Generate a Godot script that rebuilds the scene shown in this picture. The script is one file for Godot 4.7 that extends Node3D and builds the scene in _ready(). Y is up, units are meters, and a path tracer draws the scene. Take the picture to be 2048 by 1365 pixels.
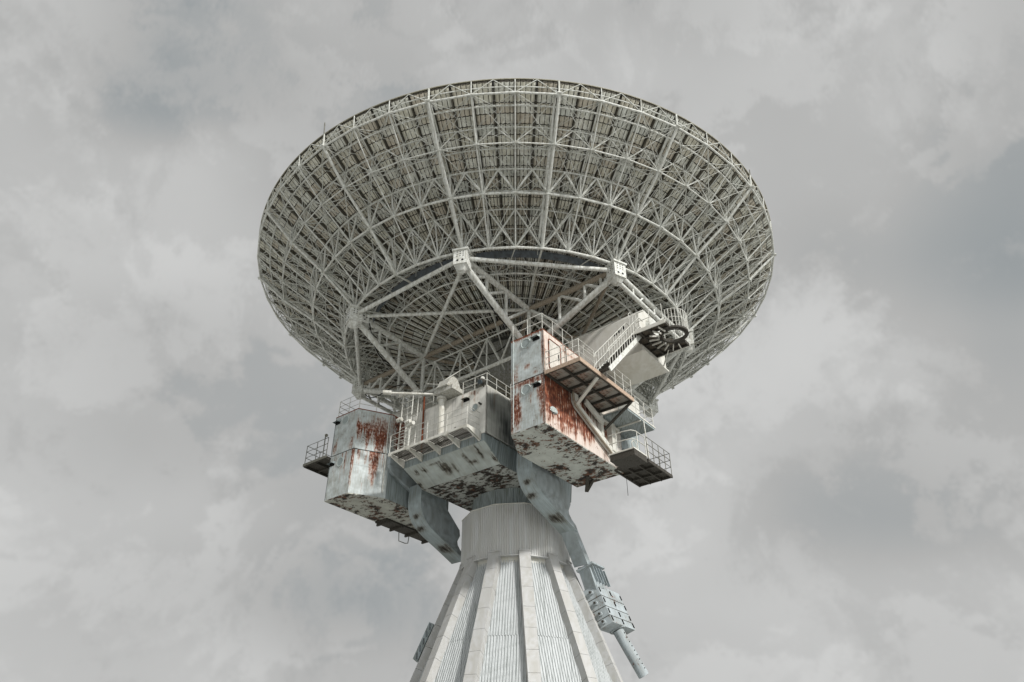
extends Node3D
# A 32 m radio telescope, pointed at the zenith, seen from the ground.
# Antenna axes used below: x = u (along the elevation axis, to the right), y = height, z = v (towards the front). FR turns them into the world.

const CAM_H := 1.7
const HRIM := 32.453
const DEPTH := 5.6
const TURN := -37.8
var FR := Transform3D(Basis(Vector3.UP, deg_to_rad(TURN)), Vector3(0.2252, 0.0, -39.308))
var O := Vector3.ZERO
var M := {}
var cyl := {}
var rng := RandomNumberGenerator.new()
var bases := {}
var to_sun := Vector3.UP
var cabins := []
var cam: Camera3D

# ---------------------------------------------------------------- things and parts
func thing(called: String, label: String, category: String, base: Vector3, group := "") -> Node3D:
	var n := Node3D.new()
	n.name = called
	add_child(n, true)
	n.transform = FR * Transform3D(Basis(), base)
	n.set_meta("label", label)
	n.set_meta("category", category)
	if group != "":
		n.set_meta("group", group)
	O = base
	bases[n] = base
	return n

func holder(called: String, parent: Node) -> Node3D:
	var n := Node3D.new()
	n.name = called
	parent.add_child(n, true)
	return n

func part(called: String, mesh: Mesh, mat: Material, parent: Node, xf := Transform3D()) -> MeshInstance3D:
	var m := MeshInstance3D.new()
	m.name = called
	m.mesh = mesh
	if mat:
		m.material_override = mat
	m.transform = xf
	parent.add_child(m, true)
	return m

func st_new() -> SurfaceTool:
	var st := SurfaceTool.new()
	st.begin(Mesh.PRIMITIVE_TRIANGLES)
	return st

func cylinder(seg: int, caps: bool) -> Mesh:
	var key := seg * 2 + int(caps)
	if not cyl.has(key):
		var c := CylinderMesh.new()
		c.top_radius = 1.0
		c.bottom_radius = 1.0
		c.height = 1.0
		c.radial_segments = seg
		c.rings = 0
		c.cap_top = caps
		c.cap_bottom = caps
		cyl[key] = c
	return cyl[key]

func along(a: Vector3, b: Vector3, rx: float, rz: float) -> Transform3D:
	var d := b - a
	var y := d.normalized()
	var s := Vector3.UP if absf(y.y) < 0.95 else Vector3.RIGHT
	var x := s.cross(y).normalized()
	var z := x.cross(y).normalized()
	return Transform3D(Basis(x * rx, d, z * rz), (a + b) * 0.5)

func tube(called: String, parent: Node, mat: Material, a: Vector3, b: Vector3, r: float, seg := 10, caps := true) -> MeshInstance3D:
	return part(called, cylinder(seg, caps), mat, parent, along(a - O, b - O, r, r))

func tube_into(st: SurfaceTool, a: Vector3, b: Vector3, r: float, seg := 6) -> void:
	st.append_from(cylinder(seg, false), 0, along(a - O, b - O, r, r))

func box(called: String, parent: Node, mat: Material, lo: Vector3, hi: Vector3) -> MeshInstance3D:
	var m := BoxMesh.new()
	m.size = (hi - lo).abs()
	return part(called, m, mat, parent, Transform3D(Basis(), (lo + hi) * 0.5 - O))

func box_into(st: SurfaceTool, lo: Vector3, hi: Vector3) -> void:
	var m := BoxMesh.new()
	m.size = (hi - lo).abs()
	st.append_from(m, 0, Transform3D(Basis(), (lo + hi) * 0.5 - O))

# a square bar from a to b, w wide across and h deep
func beam(called: String, parent: Node, mat: Material, a: Vector3, b: Vector3, w: float, h: float) -> MeshInstance3D:
	var m := BoxMesh.new()
	m.size = Vector3(w, a.distance_to(b), h)
	var t := along(a - O, b - O, 1, 1)
	t.basis = t.basis.orthonormalized()
	return part(called, m, mat, parent, t)

func quad(st: SurfaceTool, a: Vector3, b: Vector3, c: Vector3, d: Vector3, ua := Vector2(0, 0), ub := Vector2(1, 0), uc := Vector2(1, 1), ud := Vector2(0, 1)) -> void:
	for k in [[a, ua], [b, ub], [c, uc], [a, ua], [c, uc], [d, ud]]:
		st.set_uv(k[1])
		st.add_vertex(k[0] - O)

# a plate on a polygon (corners clockwise as seen from outside); t thick inwards; uv from two axes over the box of the corners
func plate(called: String, parent: Node, mat: Material, pts: Array, t: float, ax: Vector3, ay: Vector3) -> MeshInstance3D:
	var n: Vector3 = (pts[1] - pts[0]).cross(pts[2] - pts[1]).normalized() * -1.0
	# clockwise seen from outside: the cross product points inwards
	n = -n
	var inn := n * t
	var lo := Vector2(1e9, 1e9)
	var hi := Vector2(-1e9, -1e9)
	for p in pts:
		var q := Vector2(ax.dot(p), ay.dot(p))
		lo = lo.min(q)
		hi = hi.max(q)
	var uv := func(p: Vector3) -> Vector2:
		return (Vector2(ax.dot(p), ay.dot(p)) - lo) / (hi - lo)
	var st := st_new()
	st.set_smooth_group(-1)
	for k in range(1, pts.size() - 1):
		for p in [pts[0], pts[k], pts[k + 1]]:
			st.set_uv(uv.call(p))
			st.add_vertex(p - O)
		for p in [pts[0], pts[k + 1], pts[k]]:
			st.set_uv(uv.call(p))
			st.add_vertex(p + inn - O)
	for k in pts.size():
		var a: Vector3 = pts[k]
		var b: Vector3 = pts[(k + 1) % pts.size()]
		for e in [[a, a], [a, a + inn], [b, b + inn], [a, a], [b, b + inn], [b, b]]:
			st.set_uv(uv.call(e[0]))
			st.add_vertex(e[1] - O)
	st.generate_normals()
	return part(called, st.commit(), mat, parent)

# a pipe along points
func sweep(pts: Array, r: float, closed := false, seg := 8) -> ArrayMesh:
	var V := PackedVector3Array()
	var N := PackedVector3Array()
	var I := PackedInt32Array()
	var n := pts.size()
	var prev := Vector3.ZERO
	for k in n:
		var p: Vector3 = pts[k]
		var a: Vector3 = pts[(k - 1 + n) % n] if (closed or k > 0) else p
		var b: Vector3 = pts[(k + 1) % n] if (closed or k < n - 1) else p
		var y := (b - a).normalized()
		var x := Vector3.UP.cross(y)
		if x.length() < 0.05:
			x = prev if prev != Vector3.ZERO else Vector3.RIGHT.cross(y)
		x = (x - y * x.dot(y)).normalized()
		if prev != Vector3.ZERO and x.dot(prev) < 0:
			x = -x
		prev = x
		var z := x.cross(y)
		for j in seg:
			var t := TAU * j / seg
			var d := x * cos(t) + z * sin(t)
			V.append(p + d * r - O)
			N.append(d)
	for k in (n if closed else n - 1):
		var k2 := (k + 1) % n
		for j in seg:
			var j2 := (j + 1) % seg
			I.append_array([k * seg + j, k * seg + j2, k2 * seg + j2, k * seg + j, k2 * seg + j2, k2 * seg + j])
	var arr := []
	arr.resize(Mesh.ARRAY_MAX)
	arr[Mesh.ARRAY_VERTEX] = V
	arr[Mesh.ARRAY_NORMAL] = N
	arr[Mesh.ARRAY_INDEX] = I
	var m := ArrayMesh.new()
	m.add_surface_from_arrays(Mesh.PRIMITIVE_TRIANGLES, arr)
	return m

# a plan polygon (x, z pairs, any winding) pulled up from y0 to y1
func prism(poly: Array, y0: float, y1: float) -> ArrayMesh:
	var st := st_new()
	st.set_smooth_group(-1)
	var P := PackedVector2Array(poly)
	if not Geometry2D.is_polygon_clockwise(P):
		P.reverse()
	var tri := Geometry2D.triangulate_polygon(P)
	for k in range(0, tri.size(), 3):
		var a := P[tri[k]]
		var b := P[tri[k + 1]]
		var c := P[tri[k + 2]]
		if (b - a).cross(c - a) < 0:
			var t := b
			b = c
			c = t
		for q in [a, b, c]:
			st.add_vertex(Vector3(q.x, y1, q.y) - O)
		for q in [a, c, b]:
			st.add_vertex(Vector3(q.x, y0, q.y) - O)
	for k in P.size():
		var a := P[k]
		var b := P[(k + 1) % P.size()]
		var a0 := Vector3(a.x, y0, a.y)
		var b0 := Vector3(b.x, y0, b.y)
		var up := Vector3(0, y1 - y0, 0)
		for e in [a0, b0 + up, a0 + up, a0, b0, b0 + up]:
			st.add_vertex(e - O)
	st.generate_normals()
	return st.commit()

# a side profile ((z, y) pairs) pulled along x from x0 to x1
func profile(poly: Array, x0: float, x1: float) -> ArrayMesh:
	var st := st_new()
	st.set_smooth_group(-1)
	var P := PackedVector2Array(poly)
	var tri := Geometry2D.triangulate_polygon(P)
	for k in range(0, tri.size(), 3):
		var a := P[tri[k]]
		var b := P[tri[k + 1]]
		var c := P[tri[k + 2]]
		if (b - a).cross(c - a) < 0:
			var t := b
			b = c
			c = t
		for q in [a, b, c]:
			st.add_vertex(Vector3(x1, q.y, q.x) - O)
		for q in [a, c, b]:
			st.add_vertex(Vector3(x0, q.y, q.x) - O)
	var ccw := not Geometry2D.is_polygon_clockwise(P)
	for k in P.size():
		var a := P[k]
		var b := P[(k + 1) % P.size()]
		if ccw:
			var t := a
			a = b
			b = t
		var a0 := Vector3(x0, a.y, a.x)
		var b0 := Vector3(x0, b.y, b.x)
		var up := Vector3(x1 - x0, 0, 0)
		for e in [a0, b0 + up, a0 + up, a0, b0, b0 + up]:
			st.add_vertex(e - O)
	st.generate_normals()
	return st.commit()

func railing(parent: Node, pts: Array, h := 1.0, rails := 3, gap := 1.0, mat: Material = null, r := 0.017) -> void:
	if mat == null:
		mat = M.rail
	var R := holder("railing", parent)
	for k in rails:
		var y := h * (k + 1) / rails
		var line := []
		for p in pts:
			line.append(p + Vector3(0, y, 0))
		part("rail", sweep(line, r, false, 6), mat, R)
	for k in pts.size() - 1:
		var a: Vector3 = pts[k]
		var b: Vector3 = pts[k + 1]
		var n := maxi(1, roundi(a.distance_to(b) / gap))
		for j in range(0 if k == 0 else 1, n + 1):
			var p := a.lerp(b, float(j) / n)
			tube("post", R, mat, p - Vector3(0, 0.03, 0), p + Vector3(0, h + 0.005, 0), r * 1.15, 6)

# ---------------------------------------------------------------- materials
func c8(r: int, g: int, b: int) -> Color:
	return Color8(r, g, b)

func tex(img: Image) -> ImageTexture:
	img.generate_mipmaps()
	return ImageTexture.create_from_image(img)

func noise(seed_: int, freq: float, oct := 4) -> FastNoiseLite:
	var n := FastNoiseLite.new()
	n.noise_type = FastNoiseLite.TYPE_SIMPLEX_SMOOTH
	n.seed = seed_
	n.frequency = freq
	n.fractal_octaves = oct
	return n

# a tile of grey mottling that wraps round; sx, sy stretch it
func mottle(seed_: int, w: int, h: int, sx: float, sy: float, lo: float, hi: float, tint_lo: Color, tint_hi: Color) -> ImageTexture:
	var n := noise(seed_, 1.0, 5)
	var img := Image.create(w, h, false, Image.FORMAT_RGB8)
	for y in h:
		var b := TAU * y / h
		for x in w:
			var a := TAU * x / w
			# a torus flattened into three coordinates
			var p := Vector3(cos(a) * sx, sin(a) * sx + 9.0, cos(b) * sy + 0.3 * sin(b + a) * minf(sx, sy))
			var v := clampf(remap(n.get_noise_3dv(p), lo, hi, 0.0, 1.0), 0.0, 1.0)
			img.set_pixel(x, y, tint_lo.lerp(tint_hi, v))
	return tex(img)

func plain(col: Color, rough := 0.6, metal := 0.0) -> StandardMaterial3D:
	var m := StandardMaterial3D.new()
	m.albedo_color = col
	m.roughness = rough
	m.metallic = metal
	m.metallic_specular = 0.35
	return m

func tri(col: Color, t: Texture2D, sc: Vector3, rough := 0.65) -> StandardMaterial3D:
	var m := plain(col, rough)
	m.albedo_texture = t
	m.uv1_triplanar = true
	m.uv1_world_triplanar = true
	m.uv1_triplanar_sharpness = 4.0
	m.uv1_scale = sc
	return m

# painted steel with rust: spots [cx, cy, rx, ry, strength], drips [cx, y0, y1, width, strength], all in shares of the plate
func rusty(seed_: int, w: int, h: int, base: Color, spots: Array, drips: Array, o := {}) -> StandardMaterial3D:
	var fine := noise(seed_, 0.045, 4)
	var wide := noise(seed_ + 1, 0.012, 3)
	var streak := noise(seed_ + 2, 0.02, 3)
	var grime: float = o.get("grime", 0.35)
	var blotch: float = o.get("blotch", 0.0)
	var dark: float = o.get("dark", 0.0)
	var tilt: float = o.get("tilt", 0.0)
	var seams: Array = o.get("seams", [])
	var soot: Array = o.get("soot", [])
	var st_: float = o.get("st", 1.1)
	var flake: float = o.get("flake", 0.0)
	var r_dark: Color = o.get("r_dark", c8(66, 36, 28))
	var r_mid: Color = o.get("r_mid", c8(112, 59, 41))
	var r_lite: Color = o.get("r_lite", c8(148, 98, 72))
	var under: Color = o.get("under", c8(208, 196, 187))
	var under_at: Array = o.get("under_at", [])
	var img := Image.create(w, h, false, Image.FORMAT_RGB8)
	var S := 256.0 / maxf(w, h)
	for y in h:
		var fy := (y + 0.5) / h
		for x in w:
			var fx := (x + 0.5) / w
			var px := x * S
			var py := y * S
			var nf := fine.get_noise_2d(px, py)
			var nw := wide.get_noise_2d(px, py)
			var ns := streak.get_noise_2d(px * 14.0, py * 0.5)
			var grit := fine.get_noise_2d(px * 4.0, py * 1.6 + 300.0)
			var c := base
			c = c.darkened(0.05 + 0.09 * nw + 0.06 * nf)
			for q in under_at:
				var g := exp(-pow((fx - q[0]) / q[2], 2) - pow((fy - q[1]) / q[3], 2))
				c = c.lerp(under, clampf((g * q[4] + 0.5 * nf + 0.25 * nw - 0.35) * 3.0, 0, 0.85))
			c = c.lerp(c8(112, 106, 88), clampf((ns + 0.12 + 0.4 * nw) * 1.4, 0, 1) * grime)
			for q in soot:
				var g2: float = exp(-pow((fx - q[0]) / q[2], 2) - pow((fy - q[1]) / q[3], 2)) * q[4]
				c = c.lerp(c8(62, 64, 64), clampf(g2 * (0.6 + 0.9 * ns + 0.5 * nw), 0, 0.85))
			var e := 0.0
			for q in spots:
				e += q[4] * exp(-pow((fx - q[0]) / q[2], 2) - pow((fy - q[1]) / q[3], 2))
			for q in drips:
				var dx: float = fx - q[0] + 0.012 * nf
				if absf(dx) < q[3] * 3.0:
					var d := 0.0
					if fy >= q[1]:
						d = maxf(0.0, 1.0 - (fy - q[1]) / (q[2] - q[1]))
						d = sqrt(d)
					else:
						d = exp(-pow((fy - q[1]) / 0.03, 2))
					e += q[4] * d * exp(-pow(dx / (q[3] * (0.45 + 0.55 * d)), 2))
			var em := e * (0.8 + st_ * ns + 0.6 * nf + 0.3 * grit)
			if em > 0.05:
				c = c.lerp(c.lerp(r_lite, 0.55), clampf((em - 0.05) * 2.0, 0, 1) * 0.7)
			var m := clampf((em - 0.27) * 1.7, 0, 1)
			if m > 0.0:
				var k := nf * 0.8 + ns * 0.7 + grit * 0.7
				var rc := r_mid.lerp(r_dark, clampf(k * 1.6, 0, 1)) if k > 0 else r_mid.lerp(r_lite, clampf(-k * 1.8, 0, 1))
				c = c.lerp(rc, m * 0.95)
			if flake > 0.0:
				var fl := clampf((fine.get_noise_2d(px * 2.3 + 70.0, py * 2.3) + 0.5 * nw - flake) * 9.0, 0, 1)
				c = c.lerp(r_mid.darkened(0.25), fl * 0.8)
			if blotch > 0.0:
				var nb := fine.get_noise_2d(px * 0.8 + 400.0, py * 1.5) * 0.8 + nw * 0.7 + 0.45 * fine.get_noise_2d(px * 2.6, py * 4.6 + 90.0)
				var bm := clampf((nb + dark + tilt * (fy - 0.5) - 0.28 + blotch) * o.get("hard", 3.2), 0, 1)
				if bm > 0.0:
					var bc := c8(36, 31, 27).lerp(c8(92, 60, 44), clampf(nf * 2.2 + 0.25 + o.get("red", 0.0), 0, 1))
					c = c.lerp(bc, bm * 0.93)
			for s in seams:
				var away: float = absf((fx if s[0] == 0 else fy) - s[1]) * (w if s[0] == 0 else h)
				if away < 1.0:
					c = c.darkened(0.22)
			img.set_pixel(x, y, c)
	var mt := plain(Color.WHITE, 0.72)
	mt.albedo_texture = tex(img)
	return mt

# thin runs of rust from one ledge: n of them between x0 and x1
func runs(seed_: int, n: int, x0: float, x1: float, y: float, shortest: float, longest: float, w: float, strength: float) -> Array:
	rng.seed = seed_
	var out := []
	for k in n:
		var len_ := lerpf(shortest, longest, pow(rng.randf(), 2.0))
		out.append([rng.randf_range(x0, x1), y + rng.randf_range(-0.01, 0.01), y + len_, w * rng.randf_range(0.5, 1.4), strength * rng.randf_range(0.5, 1.1)])
	return out

func make_materials() -> void:
	var paint := mottle(11, 256, 256, 1.6, 1.6, -0.5, 0.4, c8(206, 203, 196), c8(255, 255, 255))
	var grain := mottle(12, 256, 256, 3.2, 3.2, -0.6, 0.35, c8(188, 182, 168), c8(255, 255, 255))
	var drip := mottle(13, 512, 256, 13.0, 0.8, -0.45, 0.25, c8(168, 166, 152), c8(255, 255, 255))
	var mould := mottle(14, 512, 256, 14.0, 0.5, -0.5, -0.12, c8(146, 152, 147), c8(255, 255, 255))
	var soft := mottle(15, 256, 256, 1.8, 1.8, -0.5, 0.5, c8(236, 234, 228), c8(255, 255, 255))
	M.tube = tri(c8(216, 219, 216), paint, Vector3(0.7, 0.7, 0.7), 0.5)
	M.tube_old = tri(c8(160, 152, 140), grain, Vector3(0.8, 0.8, 0.8), 0.6)
	M.tube_thin = tri(c8(206, 209, 205), paint, Vector3(0.7, 0.7, 0.7), 0.55)
	M.rib = tri(c8(166, 164, 150), grain, Vector3(0.6, 0.6, 0.6))
	M.rail = tri(c8(206, 207, 202), paint, Vector3(1, 1, 1), 0.5)
	M.rail_grey = tri(c8(120, 120, 114), grain, Vector3(1, 1, 1), 0.6)
	M.dark = tri(c8(74, 72, 68), grain, Vector3(0.8, 0.8, 0.8), 0.75)
	M.deck = tri(c8(98, 92, 84), grain, Vector3(0.5, 0.5, 0.5), 0.8)
	M.hole = plain(c8(24, 24, 24), 0.9)
	M.white = tri(c8(212, 212, 206), paint, Vector3(0.35, 0.3, 0.35), 0.6)
	M.blue = tri(c8(160, 171, 176), drip, Vector3(0.4, 0.25, 0.4), 0.6)
	M.blue_arm = tri(c8(164, 174, 179), paint, Vector3(0.3, 0.3, 0.3), 0.6)
	M.grey = tri(c8(208, 208, 203), soft, Vector3(0.25, 0.25, 0.25), 0.6)
	M.slate = tri(c8(108, 115, 122), paint, Vector3(0.4, 0.4, 0.4), 0.55)
	M.rust = tri(c8(122, 68, 46), grain, Vector3(1.2, 1.2, 1.2), 0.85)
	M.rust_edge = tri(c8(186, 166, 150), grain, Vector3(1.1, 1.1, 1.1), 0.8)
	M.rib_panel = tri(c8(180, 181, 181), soft, Vector3(0.3, 0.3, 0.3), 0.65)
	M.clad = tri(c8(184, 188, 189), mould, Vector3(0.42, 0.16, 0.42), 0.6)
	M.clad_top = tri(c8(196, 198, 199), soft, Vector3(0.3, 0.1, 0.3), 0.55)
	M.groove_shade = tri(c8(78, 76, 69), grain, Vector3(0.5, 0.5, 0.5), 0.85)  # dark tone puts groove shade into the colour of sheet and flanges
	M.web = tri(c8(106, 104, 96), grain, Vector3(0.5, 0.5, 0.5), 0.8)  # darkened too, so the shade on the webs is in their colour
	M.glass = plain(c8(70, 78, 82), 0.15)
	M.pane = tri(c8(150, 160, 162), soft, Vector3(1, 1, 1), 0.5)
	M.hub = tri(c8(150, 152, 150), grain, Vector3(0.5, 0.5, 0.5), 0.6)
	M.crane = tri(c8(188, 189, 185), grain, Vector3(0.6, 0.6, 0.6), 0.6)
	M.disc = tri(c8(186, 196, 196), paint, Vector3(1, 1, 1), 0.6)
	var tones := [[228, 228, 217], [222, 221, 209], [226, 228, 221], [217, 214, 201], [209, 203, 190], [231, 232, 225], [202, 197, 184], [222, 226, 221]]
	M.panel = []
	for k in tones.size():
		var t: Array = tones[k]
		M.panel.append(tri(c8(t[0], t[1], t[2]), paint, Vector3(0.35 + 0.03 * k, 0.35, 0.35 + 0.02 * k), 0.75))

# ---------------------------------------------------------------- sky
const SKY_GRID := [
	[190, 168, 184, 188, 180, 194, 174],
	[196, 165, 176, 190, 192, 197, 178],
	[199, 196, 174, 185, 195, 194, 173],
	[197, 196, 187, 187, 195, 186, 169],
	[189, 180, 184, 188, 196, 196, 184],
	[193, 182, 180, 185, 196, 189, 190],
	[196, 191, 178, 184, 201, 178, 186],
	[192, 184, 164, 187, 198, 198, 199],
	[193, 193, 186, 188, 193, 198, 196]]

func build_sky() -> ImageTexture:
	var W := 2048
	var Hh := 1024
	var big := noise(31, 1.5, 5)
	big.domain_warp_enabled = true
	big.domain_warp_amplitude = 0.35
	big.domain_warp_frequency = 2.2
	var small := noise(32, 6.5, 4)
	var broad := noise(33, 0.9, 3)
	var tuft := noise(34, 3.6, 5)
	tuft.domain_warp_enabled = true
	tuft.domain_warp_amplitude = 0.12
	tuft.domain_warp_frequency = 4.0
	var data := PackedFloat32Array()
	data.resize(W * Hh * 3)
	var inv := cam.transform.basis.inverse()
	var f := 1540.0
	var ground := Color8(165, 167, 166).srgb_to_linear()
	for y in Hh:
		var el := PI * (0.5 - (y + 0.5) / Hh)
		var ce := cos(el)
		var se := sin(el)
		for x in W:
			var i := (y * W + x) * 3
			if el < -0.02:
				data[i] = ground.r
				data[i + 1] = ground.g
				data[i + 2] = ground.b
				continue
			# the panorama begins at -z and runs to the right
			var az := TAU * (x + 0.5) / W
			var d := Vector3(sin(az) * ce, se, -cos(az) * ce)
			var low := 181.0 + 10.0 * broad.get_noise_3dv(d * 2.0)
			var l := inv * d
			if l.z < -0.15:
				var gx := (1024.0 - f * l.x / l.z) / 2048.0
				var gy := (682.5 + f * l.y / l.z) / 1365.0
				var out := maxf(maxf(-gx, gx - 1.0), maxf(-gy, gy - 1.0))
				if out < 0.5:
					var cx := clampf(gx, 0, 1) * 6.0
					var cy := clampf(gy, 0, 1) * 8.0
					var ix := mini(int(cx), 5)
					var iy := mini(int(cy), 7)
					var tx := cx - ix
					var ty := cy - iy
					tx = tx * tx * (3 - 2 * tx)
					ty = ty * ty * (3 - 2 * ty)
					var g: float = lerpf(lerpf(SKY_GRID[iy][ix], SKY_GRID[iy][ix + 1], tx), lerpf(SKY_GRID[iy + 1][ix], SKY_GRID[iy + 1][ix + 1], tx), ty)
					low = lerpf(185.5 + 1.0 * (g - 186.0), low, clampf(out / 0.5, 0, 1))
			var n1 := big.get_noise_3dv(d * 1.6)
			var n2 := small.get_noise_3dv(d)
			var edge := smoothstep(-0.15, 0.2, n1 + 0.24 * n2)
			var n3 := tuft.get_noise_3dv(d * Vector3(1.0, 1.5, 1.0))
			var v := low - 1.5 + 9.0 * (edge - 0.5) + 3.0 * n2 + 10.0 * (smoothstep(-0.09, 0.14, n3 + 0.16 * n2) - 0.5)
			v = clampf(v, 146, 208)
			# thin cloud lets a little blue through
			var thin := clampf((178.0 - v) / 20.0, 0, 1)
			var c := Color((v - 4.0 * thin) / 255.0, (v + 0.5 * thin + 0.5) / 255.0, (v - 0.5 + 3.5 * thin) / 255.0).srgb_to_linear()
			# cloud round the veiled sun glows, strengthened as added fill light behind the camera
			var ang := rad_to_deg(acos(clampf(d.dot(to_sun), -1, 1)))
			var glow := 1.0 + 4.0 * exp(-pow(ang / 26.0, 2)) + 0.4 * clampf((75.0 - ang) / 45.0, 0, 1)
			data[i] = c.r * glow
			data[i + 1] = c.g * glow
			data[i + 2] = c.b * glow
	var img := Image.create_from_data(W, Hh, false, Image.FORMAT_RGBF, data.to_byte_array())
	return ImageTexture.create_from_image(img)

func build_world() -> void:
	var az := deg_to_rad(52.0)
	var el := deg_to_rad(32.0)
	to_sun = Vector3(cos(az) * cos(el), sin(el), sin(az) * cos(el))
	cam = Camera3D.new()
	cam.name = "camera"
	cam.position = Vector3(0, CAM_H, 0)
	cam.rotation_degrees = Vector3(34.0, 0, 0)
	cam.fov = 2.0 * rad_to_deg(atan(682.5 / 1540.0))
	cam.near = 0.1
	cam.far = 6000.0
	add_child(cam)
	cam.current = true
	var env := Environment.new()
	env.background_mode = Environment.BG_SKY
	var sky := Sky.new()
	var pm := PanoramaSkyMaterial.new()
	pm.panorama = build_sky()
	pm.energy_multiplier = 1.0
	sky.sky_material = pm
	env.sky = sky
	env.tonemap_mode = Environment.TONE_MAPPER_LINEAR
	env.tonemap_exposure = 1.0
	env.sdfgi_enabled = true
	env.ssao_enabled = true
	env.ssil_enabled = true
	var we := WorldEnvironment.new()
	we.name = "world_environment"
	we.environment = env
	add_child(we)
	var sun := DirectionalLight3D.new()
	sun.name = "sun"
	sun.light_energy = 1.1
	sun.light_color = Color(1.0, 0.985, 0.965)
	sun.light_angular_distance = 4.0
	sun.shadow_enabled = true
	add_child(sun)
	sun.look_at_from_position(to_sun * 100.0, Vector3.ZERO, Vector3.UP)

func build_ground() -> void:
	O = Vector3.ZERO
	var g := MeshInstance3D.new()
	g.name = "ground"
	var pl := PlaneMesh.new()
	pl.size = Vector2(3000, 3000)
	g.mesh = pl
	var t := mottle(51, 256, 256, 2.5, 2.5, -0.5, 0.5, c8(164, 164, 160), c8(186, 185, 180))
	g.material_override = tri(Color.WHITE, t, Vector3(0.06, 0.06, 0.06), 0.95)
	g.set_meta("kind", "structure")
	add_child(g)

func pol(deg: float, r: float, h: float) -> Vector3:
	var t := deg_to_rad(deg)
	return Vector3(r * cos(t), h, r * sin(t))

# ---------------------------------------------------------------- dish
func skin(r: float) -> float:
	return HRIM - DEPTH * (1.0 - r * r / 256.0)

func top_node(deg: float, k: int) -> Vector3:
	var r: float = TR[k]
	return pol(deg, r, skin(r) - 0.4)

func low_node(deg: float, k: int) -> Vector3:
	return pol(deg, LR[k], HRIM - LD[k])

const TR := [15.9, 15.2, 14.36, 13.5, 12.62, 11.65, 10.78, 9.8, 8.8, 7.85, 6.9, 5.75, 4.6, 3.4]
const LR := [15.92, 14.25, 12.28, 10.22, 7.8]
const LD := [0.9, 2.45, 3.79, 5.51, 5.2]
var struts_big := []
var struts_fine := []

func strut(a: Vector3, b: Vector3, r: float) -> void:
	struts_big.append([a, b, r * 0.94])

func panel_mesh(r0: float, r1: float) -> Array:
	# one panel about the x axis, seen from below: bowed pans, and the dark backing sheet and flanges between them
	var half := deg_to_rad(3.75 * 0.5)
	var a0 := -half + 0.002 / r1
	var a1 := half - 0.002 / r1
	var at := func(r: float, a: float, dn: float) -> Vector3:
		return Vector3(r * cos(a), skin(r) - dn, r * sin(a))
	var ra := r0 + 0.003
	var rb := r1 - 0.003
	var four := func(st: SurfaceTool, q: Array) -> void:
		for v in [q[0], q[1], q[2], q[0], q[2], q[3]]:
			st.add_vertex(v - O)
	var pan := st_new()
	pan.set_smooth_group(-1)
	var back := st_new()
	back.set_smooth_group(-1)
	four.call(back, [at.call(ra, a0, 0.0), at.call(rb, a0, 0.0), at.call(rb, a1, 0.0), at.call(ra, a1, 0.0)])
	var n := 4 if r1 > 7.0 else (3 if r1 > 5.0 else 2)
	var gap := 0.034
	var edge := 0.06
	var ga := ra + 0.016
	var gb := rb - 0.016
	for k in n:
		var w0 := edge if k == 0 else gap * 0.5
		var w1 := edge if k == n - 1 else gap * 0.5
		var L := lerpf(a0, a1, float(k) / n)
		var R := lerpf(a0, a1, float(k + 1) / n)
		var s0 := L + w0 / rb
		var s1 := R - w1 / rb
		var sm := (s0 + s1) * 0.5
		var lo := 0.15
		var bow := lo + 0.045
		var A: Vector3 = at.call(ga, s0, lo)
		var B: Vector3 = at.call(gb, s0, lo)
		var C: Vector3 = at.call(ga, sm, bow)
		var D: Vector3 = at.call(gb, sm, bow)
		var E: Vector3 = at.call(ga, s1, lo)
		var F: Vector3 = at.call(gb, s1, lo)
		four.call(pan, [A, B, D, C])
		four.call(pan, [C, D, F, E])
		four.call(back, [at.call(ga, s0, 0.0), at.call(gb, s0, 0.0), B, A])
		four.call(back, [E, F, at.call(gb, s1, 0.0), at.call(ga, s1, 0.0)])
		four.call(back, [at.call(ga, s0, 0.0), A, E, at.call(ga, s1, 0.0)])
		four.call(back, [at.call(gb, s1, 0.0), F, B, at.call(gb, s0, 0.0)])
	pan.generate_normals()
	back.generate_normals()
	var m := ArrayMesh.new()
	pan.commit(m)
	back.commit(m)
	return [m, pan.commit(), back.commit()]

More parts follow.
